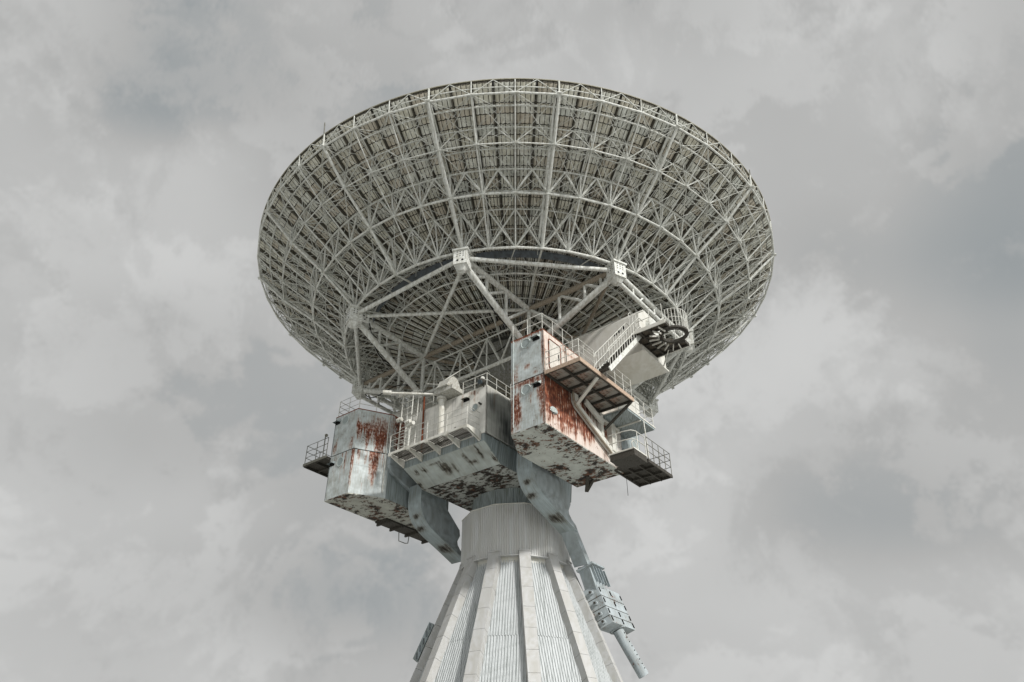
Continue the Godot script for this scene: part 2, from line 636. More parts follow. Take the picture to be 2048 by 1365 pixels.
func build_dish() -> void:
	var base := Vector3(0, HRIM - 5.51 - 0.06, 0)
	var D := thing("reflector_dish", "huge round dish of the radio telescope seen from below, panels on a pale tube lattice", "dish", base)
	var eye := FR.affine_inverse() * cam.position
	# panels: rows between the rings, halved
	var rows := []
	for k in TR.size() - 1:
		var a: float = TR[k] if k > 0 else 15.98
		var b: float = TR[k + 1]
		rows.append([(a + b) * 0.5, a])
		rows.append([b, (a + b) * 0.5])
	rows.append([2.6, 3.4])
	var all := []
	var meshes := []
	var tone := noise(71, 0.35, 2)
	for i in rows.size():
		meshes.append(panel_mesh(rows[i][0], rows[i][1]))
		var rm: float = (rows[i][0] + rows[i][1]) * 0.5
		for j in 96:
			var deg := 3.75 * (j + 0.5)
			var c := pol(deg, rm, skin(rm))
			var to := eye - c
			var slope := 2.0 * DEPTH * rm / 256.0
			var nrm := Vector3(slope * cos(deg_to_rad(deg)), -1.0, slope * sin(deg_to_rad(deg))).normalized()
			var size: float = (rows[i][1] - rows[i][0]) * rm * maxf(0.02, nrm.dot(to.normalized())) / to.length_squared()
			# the near rows are the ones that nothing stands before
			if rm < 9.0:
				size *= 0.3
			rng.seed = i * 131 + j * 7 + 5
			var pick := int(clampf(3.5 + 6.0 * tone.get_noise_2d(c.x * 1.3, c.z * 1.3) + rng.randf_range(-2.2, 2.2), 0, 7.99))
			all.append([size, i, deg, pick])
	all.sort_custom(func(p, q): return p[0] > q[0])
	var rest := []
	for k in 9:
		rest.append(st_new())
	for n in all.size():
		var q: Array = all[n]
		var xf := Transform3D(Basis(Vector3.UP, -deg_to_rad(q[2])), Vector3.ZERO)
		if n < 300:
			var pm := part("panel", meshes[q[1]][0], null, D, xf)
			pm.set_surface_override_material(0, M.panel[q[3]])
			pm.set_surface_override_material(1, M.groove_shade)
		else:
			rest[q[3]].append_from(meshes[q[1]][1], 0, xf)
			rest[8].append_from(meshes[q[1]][2], 0, xf)
	var rm_ := ArrayMesh.new()
	for k in 9:
		rest[k].set_material(M.panel[k] if k < 8 else M.groove_shade)
		rest[k].commit(rm_)
	part("panels", rm_, null, D).set_meta("kind", "stuff")
	# deep dark webs under every seam
	for j in 96:
		var deg := 3.75 * j
		var t := Vector3(-sin(deg_to_rad(deg)), 0, cos(deg_to_rad(deg))) * 0.014
		var web := st_new()
		web.set_smooth_group(-1)
		for k in TR.size() - 1:
			if j % 2 == 1 and TR[k] < 6.0:
				break
			var a := pol(deg, TR[k], skin(TR[k]) - 0.02)
			var b := pol(deg, TR[k + 1], skin(TR[k + 1]) - 0.02)
			var dn := Vector3(0, -0.34 if k < 9 else -0.22, 0)
			for q in [[a + t, b + t, b + t + dn, a + t + dn], [b - t, a - t, a - t + dn, b - t + dn], [a + t + dn, b + t + dn, b - t + dn, a - t + dn]]:
				for v in [q[0], q[1], q[2], q[0], q[2], q[3]]:
					web.add_vertex(v - O)
		web.generate_normals()
		part("panel_web", web.commit(), M.web, D)
	# panel ribs: tubes that carry the sheets, one under every other seam
	for j in 48:
		var deg := 7.5 * j
		var line := []
		for k in range(TR.size() - 1, -1, -1):
			var r: float = TR[k]
			line.append(pol(deg, r, skin(r) - 0.4))
		part("panel_rib", sweep(line, 0.03, false, 6), M.tube, D)
	# rings
	for k in TR.size():
		var line := []
		for j in 192:
			line.append(pol(j * 1.875, TR[k], skin(TR[k]) - 0.4))
		part("panel_ring", sweep(line, [0.03, 0.05, 0.036, 0.034, 0.052, 0.036, 0.036, 0.034, 0.036, 0.034, 0.034, 0.034, 0.034, 0.034][k], true, 6), M.tube, D)
	var lring := [0.055, 0.036, 0.06, 0.07, 0.05]
	for k in 5:
		var line := []
		for j in 48:
			line.append(low_node(j * 7.5, k))
		part("chord_ring", sweep(line, lring[k], true, 8), M.tube, D)
	# rim: a rolled edge and the sheet behind it
	var edge := []
	for j in 192:
		edge.append(pol(j * 1.875, 16.0, HRIM - 0.02))
	part("rim_edge", sweep(edge, 0.035, true, 6), M.rib, D)
	# radial chords, 48 of them, every third one a heavy twin
	for j in 48:
		var deg := 7.5 * j
		var heavy := posmod(j, 3) == 0
		var line := []
		for k in 4:
			line.append(low_node(deg, k))
		var inner := pol(deg, 7.8, HRIM - 5.2)
		if heavy:
			var off := Vector3(-sin(deg_to_rad(deg)), 0, cos(deg_to_rad(deg)))
			part("radial_chord", sweep(line, 0.075, false, 8), M.tube, D)
			var l2 := []
			for k in 4:
				l2.append(low_node(deg, k) + Vector3(0, 0.3 if k < 3 else 0.55, 0) + off * 0.16)
			part("radial_chord", sweep(l2, 0.06, false, 8), M.tube, D)
			part("radial_chord", sweep([line[3], inner, pol(deg, 3.4, skin(3.4) - 0.6)], 0.055, false, 8), M.tube_thin, D)
		else:
			part("radial_chord", sweep(line, 0.038, false, 6), M.tube, D)
			if j % 3 == 1:
				part("radial_chord", sweep([line[3], pol(deg + 3.75, 7.8, HRIM - 5.2)], 0.03, false, 6), M.tube_thin, D)
	# struts between the two layers
	for j in 48:
		var a := 7.5 * j
		var h := 3.75
		var hv := posmod(j, 3) == 0
		# outermost: up to the rim and out to the first ring
		for s in [-h, h]:
			strut(low_node(a, 0), pol(a + s, 16.0, HRIM - 0.05), 0.026)
			strut(low_node(a, 0), top_node(a + s, 1), 0.022)
			strut(low_node(a, 1), top_node(a + s, 2), 0.034)
			strut(low_node(a, 1), top_node(a + s, 3), 0.028)
			strut(low_node(a, 2), top_node(a + s, 4), 0.058)
			strut(low_node(a, 2), top_node(a + s, 5), 0.036)
			strut(top_node(a + s, 5), top_node(a, 4), 0.03)
			strut(low_node(a, 3), top_node(a + s, 7), 0.05)
			strut(low_node(a, 3), top_node(a + s * 2.0, 6), 0.05)
			strut(low_node(a, 2), top_node(a + s, 6), 0.018)
			strut(low_node(a, 1), low_node(a + s * 2.0, 0), 0.016)
			strut(low_node(a, 2), low_node(a + s * 2.0, 1), 0.018)
			strut(top_node(a, 2), top_node(a + s, 1), 0.014)
			strut(top_node(a, 2), top_node(a + s, 3), 0.014)
			strut(top_node(a, 4), top_node(a + s, 3), 0.014)
			strut(top_node(a, 6), top_node(a + s, 7), 0.016)
			strut(low_node(a, 3), top_node(a + s, 8), 0.03)
			strut(low_node(a, 0), top_node(a + s * 2.0, 2), 0.013)
			strut(low_node(a, 1), top_node(a + s * 2.0, 2), 0.013)
			strut(low_node(a, 1), top_node(a + s * 2.0, 4), 0.013)
			strut(low_node(a, 2), top_node(a + s * 2.0, 4), 0.014)
			strut(low_node(a, 2), top_node(a + s * 2.0, 5), 0.012)
			strut(low_node(a, 2), top_node(a + s, 3), 0.013)
			strut(low_node(a, 3), top_node(a + s * 3.0, 7), 0.014)
			strut(low_node(a, 3), low_node(a + s * 2.0, 2), 0.018)
			strut(top_node(a, 8), top_node(a + s, 7), 0.013)
			strut(top_node(a, 8), top_node(a + s, 9), 0.013)
		strut(low_node(a, 0), pol(a, 16.0, HRIM - 0.05), 0.034 if not hv else 0.06)
		strut(low_node(a, 0), top_node(a, 2), 0.022)
		strut(low_node(a, 1), top_node(a, 2), 0.03)
		strut(low_node(a, 1), top_node(a, 3), 0.03)
		strut(low_node(a, 1), top_node(a, 4), 0.024)
		strut(low_node(a, 2), top_node(a, 4), 0.06 if hv else 0.045)
		strut(low_node(a, 2), top_node(a, 5), 0.034)
		strut(low_node(a, 2), top_node(a, 6), 0.026)
		strut(low_node(a, 3), top_node(a, 6), 0.06 if hv else 0.04)
		strut(low_node(a, 3), top_node(a, 7), 0.05)
		strut(low_node(a, 3), top_node(a, 8), 0.034)
		if j % 2 == 0:
			for s in [-h, 0.0, h]:
				strut(low_node(a, 4), top_node(a + s * 2.0, 8), 0.026)
				strut(low_node(a, 4), top_node(a + s * 2.0, 9), 0.03)
				strut(low_node(a, 4), top_node(a + s * 2.0, 10), 0.026)
			strut(low_node(a, 4), top_node(a, 11), 0.022)
			strut(top_node(a, 12), top_node(a + 7.5, 11), 0.02)
			strut(top_node(a, 12), top_node(a - 7.5, 11), 0.02)
	var order := []
	for q in struts_big:
		var mid: Vector3 = (q[0] + q[1]) * 0.5
		order.append([q[2] * q[0].distance_to(q[1]) / eye.distance_squared_to(mid), q])
	order.sort_custom(func(p, q): return p[0] > q[0])
	var st := st_new()
	for n in order.size():
		var q: Array = order[n][1]
		var mt: Material = M.tube if q[2] > 0.029 else M.tube_thin
		if n < 300:
			tube("strut", D, mt, q[0], q[1], q[2], 8, false)
		else:
			tube_into(st, q[0], q[1], q[2], 5)
	part("struts", st.commit(), M.tube_thin, D).set_meta("kind", "stuff")
	# gusset plates on the lower nodes
	var gm := BoxMesh.new()
	gm.size = Vector3(0.3, 0.05, 0.22)
	for j in 48:
		for k in ([0, 1, 2, 3] if j % 3 == 0 else [1, 2, 3]):
			var p := low_node(7.5 * j, k)
			part("gusset_plate", gm, M.tube, D, Transform3D(Basis(Vector3.UP, -deg_to_rad(7.5 * j)) * Basis(Vector3.BACK, atan2(LD[k] - LD[maxi(k - 1, 0)], -(LR[maxi(k - 1, 0)] - LR[k] + 0.01))), p - O))
	# the screws that set each panel, four to a corner
	var sm := CylinderMesh.new()
	sm.top_radius = 0.02
	sm.bottom_radius = 0.02
	sm.height = 0.2
	sm.radial_segments = 6
	sm.rings = 0
	var mm := MultiMesh.new()
	mm.transform_format = MultiMesh.TRANSFORM_3D
	mm.mesh = sm
	var xfs := []
	for k in range(0, 9):
		for j in 96:
			for q in [[0.09, 0.09], [0.09, 0.22], [-0.09, 0.09], [-0.09, 0.22], [0.0, 0.16]]:
				var r: float = TR[k] + q[0] - 0.12
				var p = pol(3.75 * j, r, skin(r) - 0.1) + Vector3(-sin(deg_to_rad(3.75 * j)), 0, cos(deg_to_rad(3.75 * j))) * q[1]
				xfs.append(Transform3D(Basis(), p - O))
	mm.instance_count = xfs.size()
	for k in xfs.size():
		mm.set_instance_transform(k, xfs[k])
	var mi := MultiMeshInstance3D.new()
	mi.name = "set_screws"
	mi.multimesh = mm
	mi.material_override = M.rail
	mi.set_meta("kind", "stuff")
	D.add_child(mi)
	# dark screen inside the chord ring and the hub below the middle of the dish
	for s in [[18.0, 66.0], [70.0, 124.0]]:
		var sk := st_new()
		sk.set_smooth_group(-1)
		var n := 14
		for k in n:
			var a := pol(lerpf(s[0], s[1], float(k) / n), 8.8, 27.5)
			var b := pol(lerpf(s[0], s[1], float(k + 1) / n), 8.8, 27.5)
			var up := Vector3(0, 0.48, 0)
			var inn := Vector3(-a.x, 0, -a.z).normalized() * 0.03
			for q in [[a, b, b + up, a + up], [b + inn, a + inn, a + inn + up, b + inn + up], [a, a + inn, b + inn, b]]:
				for v in [q[0], q[1], q[2], q[0], q[2], q[3]]:
					sk.add_vertex(v - O)
		sk.generate_normals()
		part("screen_band", sk.commit(), M.slate, D)
	for a in [22.5, 45.0, 67.5, 90.0, 112.5]:
		tube("band_hanger", D, M.tube_thin, pol(a, 8.78, 27.7), top_node(a, 8), 0.03, 6)
	var hub := CylinderMesh.new()
	hub.top_radius = 2.5
	hub.bottom_radius = 2.3
	hub.height = 2.2
	hub.radial_segments = 24
	hub.rings = 0
	part("hub", hub, M.hub, D, Transform3D(Basis(), Vector3(0, 25.6, 0) - O))
	var cover := CylinderMesh.new()
	cover.top_radius = 2.75
	cover.bottom_radius = 2.75
	cover.height = 0.06
	cover.radial_segments = 32
	cover.rings = 0
	part("hub_light_block", cover, M.hub, D, Transform3D(Basis(), Vector3(0, skin(2.6) + 0.06, 0) - O))  # added disc: closes the central hole so sky light stays out
	for k in 12:
		beam("hub_rib", D, M.rib, pol(k * 30.0, 0.3, 24.47), pol(k * 30.0, 2.25, 24.47), 0.06, 0.1)
	for k in 16:
		tube("hub_strut", D, M.tube_thin, pol(k * 22.5, 2.4, 24.7), pol(k * 22.5 + 11.25, 4.6, skin(4.6) - 0.4), 0.04, 6)
		tube("hub_strut", D, M.tube_thin, pol(k * 22.5, 2.45, 25.6), pol(k * 22.5, 5.75, skin(5.75) - 0.4), 0.035, 6)
	# lightning rod on the rim
	tube("lightning_rod", D, M.rail_grey, pol(90.0, 16.0, HRIM - 0.3), pol(90.0, 16.1, HRIM + 0.75), 0.03, 6)
	tube("lightning_rod", D, M.rail_grey, pol(0.0, 16.0, HRIM - 0.3), pol(0.0, 16.05, HRIM + 0.35), 0.03, 6)

# ---------------------------------------------------------------- frame that carries the dish
func build_frame() -> void:
	var N := 3.9
	var F := thing("support_frame", "white tubular frame with eight bolted corner nodes carrying the dish", "frame", Vector3(0, 23.7, 0))
	var nodes := []
	for k in 8:
		nodes.append(pol(22.5 + 45.0 * k, 10.2, 26.5))
	for k in 8:
		var a := 22.5 + 45.0 * k
		var B := Basis(Vector3.UP, -deg_to_rad(a))
		var G := holder("corner_node", F)
		var p: Vector3 = nodes[k]
		var out := pol(a, 1.0, 0.0)
		var side := Vector3(-out.z, 0, out.x)
		var bm := BoxMesh.new()
		bm.size = Vector3(0.72, 0.86, 0.7)
		part("node_box", bm, M.tube, G, Transform3D(B, p + Vector3(0, -0.12, 0) - O))
		var cm := BoxMesh.new()
		cm.size = Vector3(0.86, 0.1, 0.84)
		part("cap_plate", cm, M.tube, G, Transform3D(B, p + Vector3(0, 0.33, 0) - O))
		var lm := CylinderMesh.new()
		lm.top_radius = 0.42
		lm.bottom_radius = 0.22
		lm.height = 0.3
		lm.radial_segments = 4
		lm.rings = 0
		part("node_foot", lm, M.tube, G, Transform3D(B * Basis(Vector3.UP, PI / 4), p + Vector3(0, -0.66, 0) - O))
		tube("node_post", G, M.tube, p + Vector3(0, 0.35, 0), p + Vector3(0, 0.6, 0), 0.2, 10)
		for s in [-1.0, 1.0]:
			var wing := BoxMesh.new()
			wing.size = Vector3(0.5, 0.55, 0.06)
			part("wing_plate", wing, M.tube, G, Transform3D(B, p - out * 0.5 + side * s * 0.2 - Vector3(0, 0.12, 0) - O))
			for q in [[-0.45, 0.0], [-0.62, -0.05], [-0.52, -0.22]]:
				tube("bolt_hole", G, M.hole, p + out * q[0] + side * s * 0.225 + Vector3(0, q[1], 0), p + out * q[0] + side * s * 0.235 + Vector3(0, q[1], 0), 0.05, 8)
		for s in [-1.0, 1.0]:
			for i in 3:
				for jj in 3:
					var c = p + Vector3(0, 0.18 - 0.13 * jj, 0) + out * (0.16 - 0.16 * i) + side * s * 0.352
					tube("bolt_hole", G, M.hole, c, c + side * s * 0.008, 0.03, 6)
		for i in 3:
			for jj in 3:
				var c := p + Vector3(0, 0.18 - 0.13 * jj, 0) + side * (0.16 - 0.16 * i) + out * 0.362
				tube("bolt_hole", G, M.hole, c, c + out * 0.008, 0.03, 6)
		for s in [-0.13, 0.13]:
			var c = p + Vector3(0, -0.34, 0) + side * s + out * 0.362
			tube("bolt_hole", G, M.hole, c, c + out * 0.008, 0.06, 8)
	for k in 8:
		var a: Vector3 = nodes[k]
		var b: Vector3 = nodes[(k + 1) % 8]
		if k == 7 or k == 3:
			# ladder girder across the elevation axis
			var dn := Vector3(0, -0.85, 0)
			tube("girder_chord", F, M.tube, a, b, 0.13)
			tube("girder_chord", F, M.tube, a + dn * 0.7, b + dn * 0.7, 0.12)
			for i in 7:
				var p := a.lerp(b, (i + 0.5) / 7.0)
				tube("girder_web", F, M.tube, p, a.lerp(b, (i + 1.0) / 7.0) + dn * 0.7 if i % 2 == 0 else p + dn * 0.7, 0.06, 8)
		else:
			tube("edge_tube", F, M.tube, a + Vector3(0, 0.05, 0), b + Vector3(0, 0.05, 0), 0.115, 12)
	# four crossing girders: flat top chord, bottom chord that drops towards the middle
	var hx := 26.6
	var hl := 23.95
	for s in [-1.0, 1.0]:
		for turn in 2:
			var P := func(t: float, h: float) -> Vector3:
				return Vector3(s * N, h, t) if turn == 0 else Vector3(t, h, s * N)
			tube("top_chord", F, M.tube if turn == 0 else M.tube_old, P.call(-9.2, hx), P.call(9.2, hx), 0.15, 12)
			tube("bottom_chord", F, M.tube, P.call(9.3, 26.25), P.call(N, hl), 0.165, 12)
			tube("bottom_chord", F, M.tube, P.call(-9.3, 26.25), P.call(-N, hl), 0.165, 12)
			tube("bottom_chord", F, M.tube, P.call(-N, hl), P.call(N, hl), 0.1, 10)
			for e in [-1.0, 1.0]:
				var ts := [8.5, 7.5, 5.9, N]
				for i in 4:
					var low: Vector3 = P.call(e * ts[i], lerpf(26.25, hl, (9.3 - ts[i]) / (9.3 - N)))
					if i < 3:
						tube("web", F, M.tube, P.call(e * ts[i], hx), low, 0.085, 10)
						tube("web", F, M.tube, low, P.call(e * ts[i + 1], hx), 0.085, 10)
			for i in 4:
				var t0 := -N + 2.0 * N * i / 4.0
				var t1 := -N + 2.0 * N * (i + 1) / 4.0
				var tm := (t0 + t1) * 0.5
				tube("web", F, M.tube_thin, P.call(t0, hl), P.call(tm, 25.9), 0.05, 8)
				tube("web", F, M.tube_thin, P.call(tm, 25.9), P.call(t1, hl), 0.05, 8)
				tube("web", F, M.tube_thin, P.call(tm, 25.9), P.call(tm, hl), 0.045, 8)
			tube("web_chord", F, M.tube_thin, P.call(-N, 25.9), P.call(N, 25.9), 0.05, 8)
	for q in [[Vector3(-3.6, 26.3, 8.6), Vector3(-4.4, 25.4, 7.0), Vector3(-4.2, 25.0, 5.4), Vector3(-4.05, 24.3, 4.1)], [Vector3(3.7, 26.2, 8.4), Vector3(3.5, 25.2, 6.4), Vector3(3.8, 24.2, 4.2)], [Vector3(-9.2, 26.0, 3.6), Vector3(-7.6, 25.0, 4.2), Vector3(-5.8, 25.2, 4.1), Vector3(-4.1, 24.6, 4.0)], [Vector3(-3.95, 26.4, 3.7), Vector3(-2.4, 25.3, 3.4), Vector3(-0.6, 25.6, 3.2), Vector3(1.6, 25.2, 3.4), Vector3(3.7, 26.2, 3.8)]]:
		var cable := Curve3D.new()
		cable.bake_interval = 0.2
		for k in q.size():
			var t: Vector3 = (q[mini(k + 1, q.size() - 1)] - q[maxi(k - 1, 0)]) * 0.2
			cable.add_point(q[k], -t, t)
		part("cable", sweep(Array(cable.get_baked_points()), 0.03, false, 5), M.hole, F)
	for su in [-1.0, 1.0]:
		for sv in [-1.0, 1.0]:
			tube("corner_post", F, M.tube, Vector3(su * N, hx, sv * N), Vector3(su * N, hl - 0.2, sv * N), 0.11, 10)
	for sv in [-1.0, 1.0]:
		for su in [-1.0, 1.0]:
			tube("cross_tube", F, M.tube, Vector3(su * 3.9, 26.55, sv * 9.2), Vector3(-su * N, 26.6, sv * N), 0.1, 10)
			tube("cross_tube", F, M.tube_old, Vector3(su * 9.2, 26.5, sv * N), Vector3(su * N, 26.5, -sv * N * 0.2), 0.1, 10)
	for su in [-1.0, 1.0]:
		for sv in [-1.0, 1.0]:
			tube("hub_stay", F, M.tube_old, Vector3(su * N, hx, sv * N), Vector3(su * 1.4, 25.9, sv * 1.7), 0.11, 10)
			tube("hub_stay", F, M.tube, Vector3(su * N, hl, sv * N), Vector3(su * 1.5, 24.6, sv * 1.6), 0.08, 10)

# ---------------------------------------------------------------- cabins and the machine house
func porthole(parent: Node, c: Vector3, n: Vector3, r: float, lid: Material) -> void:
	var H := holder("porthole", parent)
	var ring := []
	var s := n.cross(Vector3.UP).normalized()
	for k in 20:
		var t := TAU * k / 20.0
		ring.append(c + (s * cos(t) + Vector3.UP * sin(t)) * r)
	part("porthole_rim", sweep(ring, 0.03, true, 6), lid, H)
	tube("porthole_lid", H, M.pane, c - n * 0.02, c + n * 0.004, r, 20)

func vent_hood(parent: Node, c: Vector3, n: Vector3, mat: Material) -> void:
	# a folded hood, open below, over a dark slot
	var H := holder("vent_hood", parent)
	var s := Vector3.UP.cross(n).normalized()
	var st := st_new()
	st.set_smooth_group(-1)
	var a := c - s * 0.22 + Vector3(0, 0.1, 0)
	var b := c + s * 0.22 + Vector3(0, 0.1, 0)
	var e := c + n * 0.24 + s * 0.2 - Vector3(0, 0.06, 0)
	var f := c + n * 0.24 - s * 0.2 - Vector3(0, 0.06, 0)
	quad(st, a, b, e, f)
	quad(st, b, a, c - s * 0.22 - Vector3(0, 0.05, 0), c + s * 0.22 - Vector3(0, 0.05, 0))
	for q in [[a, f, c - s * 0.22 - Vector3(0, 0.06, 0)], [b, e, c + s * 0.22 - Vector3(0, 0.06, 0)]]:
		for v in q:
			st.add_vertex(v - O)
	st.generate_normals()
	part("hood", st.commit(), mat, H)
	var slot := BoxMesh.new()
	slot.size = Vector3(0.4, 0.2, 0.012)
	part("vent_slot", slot, M.hole, H, Transform3D(Basis(s, Vector3.UP, n), c - Vector3(0, 0.06, 0) + n * 0.006 - O))

func door(parent: Node, c: Vector3, n: Vector3, w: float, h: float, mat: Material) -> void:
	var s := Vector3.UP.cross(n).normalized()
	var B := Basis(s, Vector3.UP, n)
	var Dn := holder("door", parent)
	var pts := []
	for q in [[-1, -1], [1, -1], [1, 1], [-1, 1]]:
		var cc = c + s * (q[0] * (w * 0.5 - 0.12)) + Vector3(0, q[1] * (h * 0.5 - 0.12), 0) + n * 0.02
		for k in 5:
			var t := atan2(q[1], q[0]) - PI / 4 + PI / 2 * k / 4.0
			pts.append(cc + (s * cos(t) + Vector3.UP * sin(t)) * 0.12)
	part("door_frame", sweep(pts, 0.03, true, 6), M.rust, Dn)
	var bm := BoxMesh.new()
	bm.size = Vector3(w - 0.06, h - 0.06, 0.035)
	part("door_leaf", bm, mat, Dn, Transform3D(B, c + n * 0.005 - O))
	tube("handle", Dn, M.dark, c + s * w * 0.28 + n * 0.06 + Vector3(0, 0.25, 0), c + s * w * 0.3 + n * 0.06 - Vector3(0, 0.05, 0), 0.022, 6)
	for k in [-0.35, 0.0, 0.35]:
		tube("hinge", Dn, M.dark, c - s * w * 0.5 + n * 0.035 + Vector3(0, h * k - 0.06, 0), c - s * w * 0.5 + n * 0.035 + Vector3(0, h * k + 0.06, 0), 0.03, 6)

func cabin(s: float, label: String, mats: Dictionary) -> Node3D:
	# s = 1: right of the tower, -1: left. Plan: a rectangle with its inner front corner cut off
	var C := thing("equipment_cabin", label, "cabin", Vector3(s * 5.7, 17.25, 4.0), "two-storey equipment cabins hung on the tower head")
	var xo := s * 7.1
	var xi := s * 4.35
	var zf := 7.2
	var zb := 0.65
	var xc := s * 5.25 if s > 0 else s * 5.3
	var zc := 5.5
	var y0 := 17.25
	var ys := 19.75
	var y1 := 22.1
	var w3 := func(a: Vector2, b: Vector2, lo: float, hi: float, mat: Material) -> void:
		# wall from a to b as seen from outside, left to right
		var A := Vector3(a.x, hi, a.y)
		var Bp := Vector3(b.x, hi, b.y)
		var d := (Bp - A).normalized()
		plate("wall_plate", C, mat, [A, Bp, Vector3(b.x, lo, b.y), Vector3(a.x, lo, a.y)], 0.06, d, Vector3.DOWN)
	var corners := [Vector2(xo, zf), Vector2(xo, zb), Vector2(xi, zb), Vector2(xi, zc), Vector2(xc, zf)]
	var names := ["outer", "back", "inner", "cut", "front"]
	for k in 5:
		var a: Vector2 = corners[k]
		var b: Vector2 = corners[(k + 1) % 5]
		if s < 0:
			var t := a
			a = b
			b = t
		w3.call(a, b, ys + 0.015, y1, mats[names[k] + "_up"])
		w3.call(a, b, y0, ys - 0.035, mats[names[k] + "_low"])
	# seam band between the storeys, floor and roof
	var inset := []
	for c in corners:
		inset.append(Vector2(c.x - s * 0.03 * signf(absf(c.x) - 5.5), c.y - 0.03 * signf(c.y - 3.5)))
	part("seam_band", prism(inset, ys - 0.05, ys + 0.03), M.hole, C)
	var fl := []
	for c in corners:
		fl.append(Vector3(c.x, y0 - 0.004, c.y))
	if s > 0:
		fl.reverse()
	plate("floor_plate", C, mats.floor, fl, 0.05, Vector3.RIGHT, Vector3.BACK)
	part("roof_plate", prism(corners, y1 + 0.002, y1 + 0.06), mats.roof, C)
	cabins.append(C)
	# front fittings
	var f := Vector3(0, 0, 1)
	for y in [21.72, 19.22]:
		porthole(C, Vector3(s * 6.1 if s > 0 else -6.25, y, zf + 0.004), f, 0.25, M.disc)
		vent_hood(C, Vector3(s * 6.72 if s > 0 else -6.88, y + 0.08, zf + 0.002), f, mats.hood)
	return C

func build_cabins() -> void:
	var blue := c8(188, 196, 197)
	var R := {}
	R.front_up = rusty(101, 256, 320, blue, [[0.75, 0.92, 0.08, 0.05, 0.5], [0.5, 0.72, 0.1, 0.06, 0.75], [0.1, 0.9, 0.12, 0.2, 0.6], [0.97, 0.5, 0.03, 0.5, 0.8], [0.5, 0.0, 0.6, 0.03, 1.0]], [[0.2, 0.6, 0.9, 0.05, 0.35]] + runs(1, 14, 0.0, 1.0, 0.0, 0.08, 0.5, 0.008, 0.7), {"grime": 0.28, "flake": 0.62})
	R.front_low = rusty(102, 256, 320, blue, [[0.17, 0.62, 0.12, 0.26, 1.7], [0.16, 0.3, 0.1, 0.08, 0.8], [0.03, 0.6, 0.04, 0.5, 0.7], [0.5, 0.05, 0.5, 0.06, 0.8], [0.97, 0.5, 0.05, 0.6, 1.1], [0.85, 0.25, 0.08, 0.2, 0.7]], [[0.88, 0.3, 0.9, 0.06, 0.9], [0.6, 0.3, 0.6, 0.05, 0.4]] + runs(2, 18, 0.0, 1.0, 0.0, 0.15, 0.8, 0.01, 0.8), {"grime": 0.4, "flake": 0.6})
	R.outer_up = rusty(103, 512, 224, c8(214, 206, 196), [[0.0, 0.5, 0.02, 0.6, 0.8], [0.3, 0.75, 0.1, 0.12, 0.6], [0.5, 0.15, 0.5, 0.04, 0.5]], [[0.25, 0.45, 0.9, 0.02, 0.4], [0.34, 0.4, 0.9, 0.02, 0.5]] + runs(4, 22, 0.0, 1.0, 0.0, 0.1, 0.6, 0.005, 0.6), {"grime": 0.25, "under_at": [[0.02, 0.3, 0.12, 0.8, 0.9], [0.25, 0.1, 0.3, 0.3, 0.8], [0.35, 0.5, 0.12, 0.5, 0.7]], "flake": 0.55})
	R.outer_low = rusty(104, 512, 224, c8(206, 201, 195), [[0.08, 0.25, 0.14, 0.42, 1.9], [0.22, 0.35, 0.12, 0.45, 1.6], [0.3, 0.68, 0.06, 0.14, 1.0], [0.42, 0.3, 0.12, 0.4, 1.2], [0.55, 0.6, 0.06, 0.2, 1.0], [0.02, 0.3, 0.02, 0.5, 0.9], [0.75, 0.5, 0.05, 0.4, 0.8]], [[0.06, 0.2, 0.95, 0.02, 1.0], [0.2, 0.4, 1.0, 0.03, 1.0], [0.36, 0.3, 1.0, 0.02, 1.0], [0.48, 0.4, 0.98, 0.025, 1.0]] + runs(3, 40, 0.0, 0.8, 0.0, 0.4, 1.0, 0.006, 1.0), {"grime": 0.2, "under": c8(206, 194, 186), "under_at": [[0.12, 0.9, 0.3, 0.35, 1.1], [0.5, 0.9, 0.3, 0.3, 1.0]], "flake": 0.5})
	R.cut_up = M.blue
	R.cut_low = M.blue
	R.inner_up = M.blue
	R.inner_low = M.blue
	R.back_up = M.blue
	R.back_low = M.blue
	R.hood = M.disc
	R.floor = rusty(105, 256, 512, c8(182, 186, 180), [], [], {"grime": 0.1, "blotch": 0.2, "tilt": -0.2, "red": 0.15, "flake": 0.42})
	R.roof = M.rust
	var A := cabin(1.0, "right-hand two-storey cabin with bright rust on its pink side wall", R)
	door(A, Vector3(7.105, 21.0, 6.32), Vector3.RIGHT, 0.95, 1.6, rusty(106, 128, 192, c8(210, 206, 198), [[0.5, 0.95, 0.5, 0.05, 0.5]], [], {"grime": 0.2}))
	# oval hatch with a handle low on the outer wall
	var hatch := holder("hatch", A)
	part("hatch_lid", cylinder(16, true), M.disc, hatch, Transform3D(Basis(Vector3(0, 0, 0.27), Vector3(0.06, 0, 0), Vector3(0, 0.16, 0)), Vector3(7.12, 18.1, 6.55) - O))
	tube("hatch_handle", hatch, M.dark, Vector3(7.16, 18.0, 6.4), Vector3(7.16, 17.93, 6.75), 0.02, 6)
	box("junction_box", A, M.rail_grey, Vector3(7.14, 20.5, 5.3), Vector3(7.3, 20.9, 5.6))
	part("conduit", sweep([Vector3(7.2, 20.9, 5.45), Vector3(7.18, 22.1, 5.45)], 0.025, false, 6), M.rail_grey, A)
	part("conduit", sweep([Vector3(5.4, 17.5, 7.23), Vector3(5.4, 22.1, 7.23)], 0.022, false, 6), M.disc, A)
	railing(A, [Vector3(5.3, 22.16, 7.12), Vector3(7.02, 22.16, 7.12), Vector3(7.02, 22.16, 4.6)], 0.95, 2, 0.85)
	for z in [1.25, 1.75]:
		beam("hanger_bracket", A, M.dark, Vector3(5.55, 17.2, z - 0.25), Vector3(5.05, 16.72, 0.9), 0.16, 0.1)
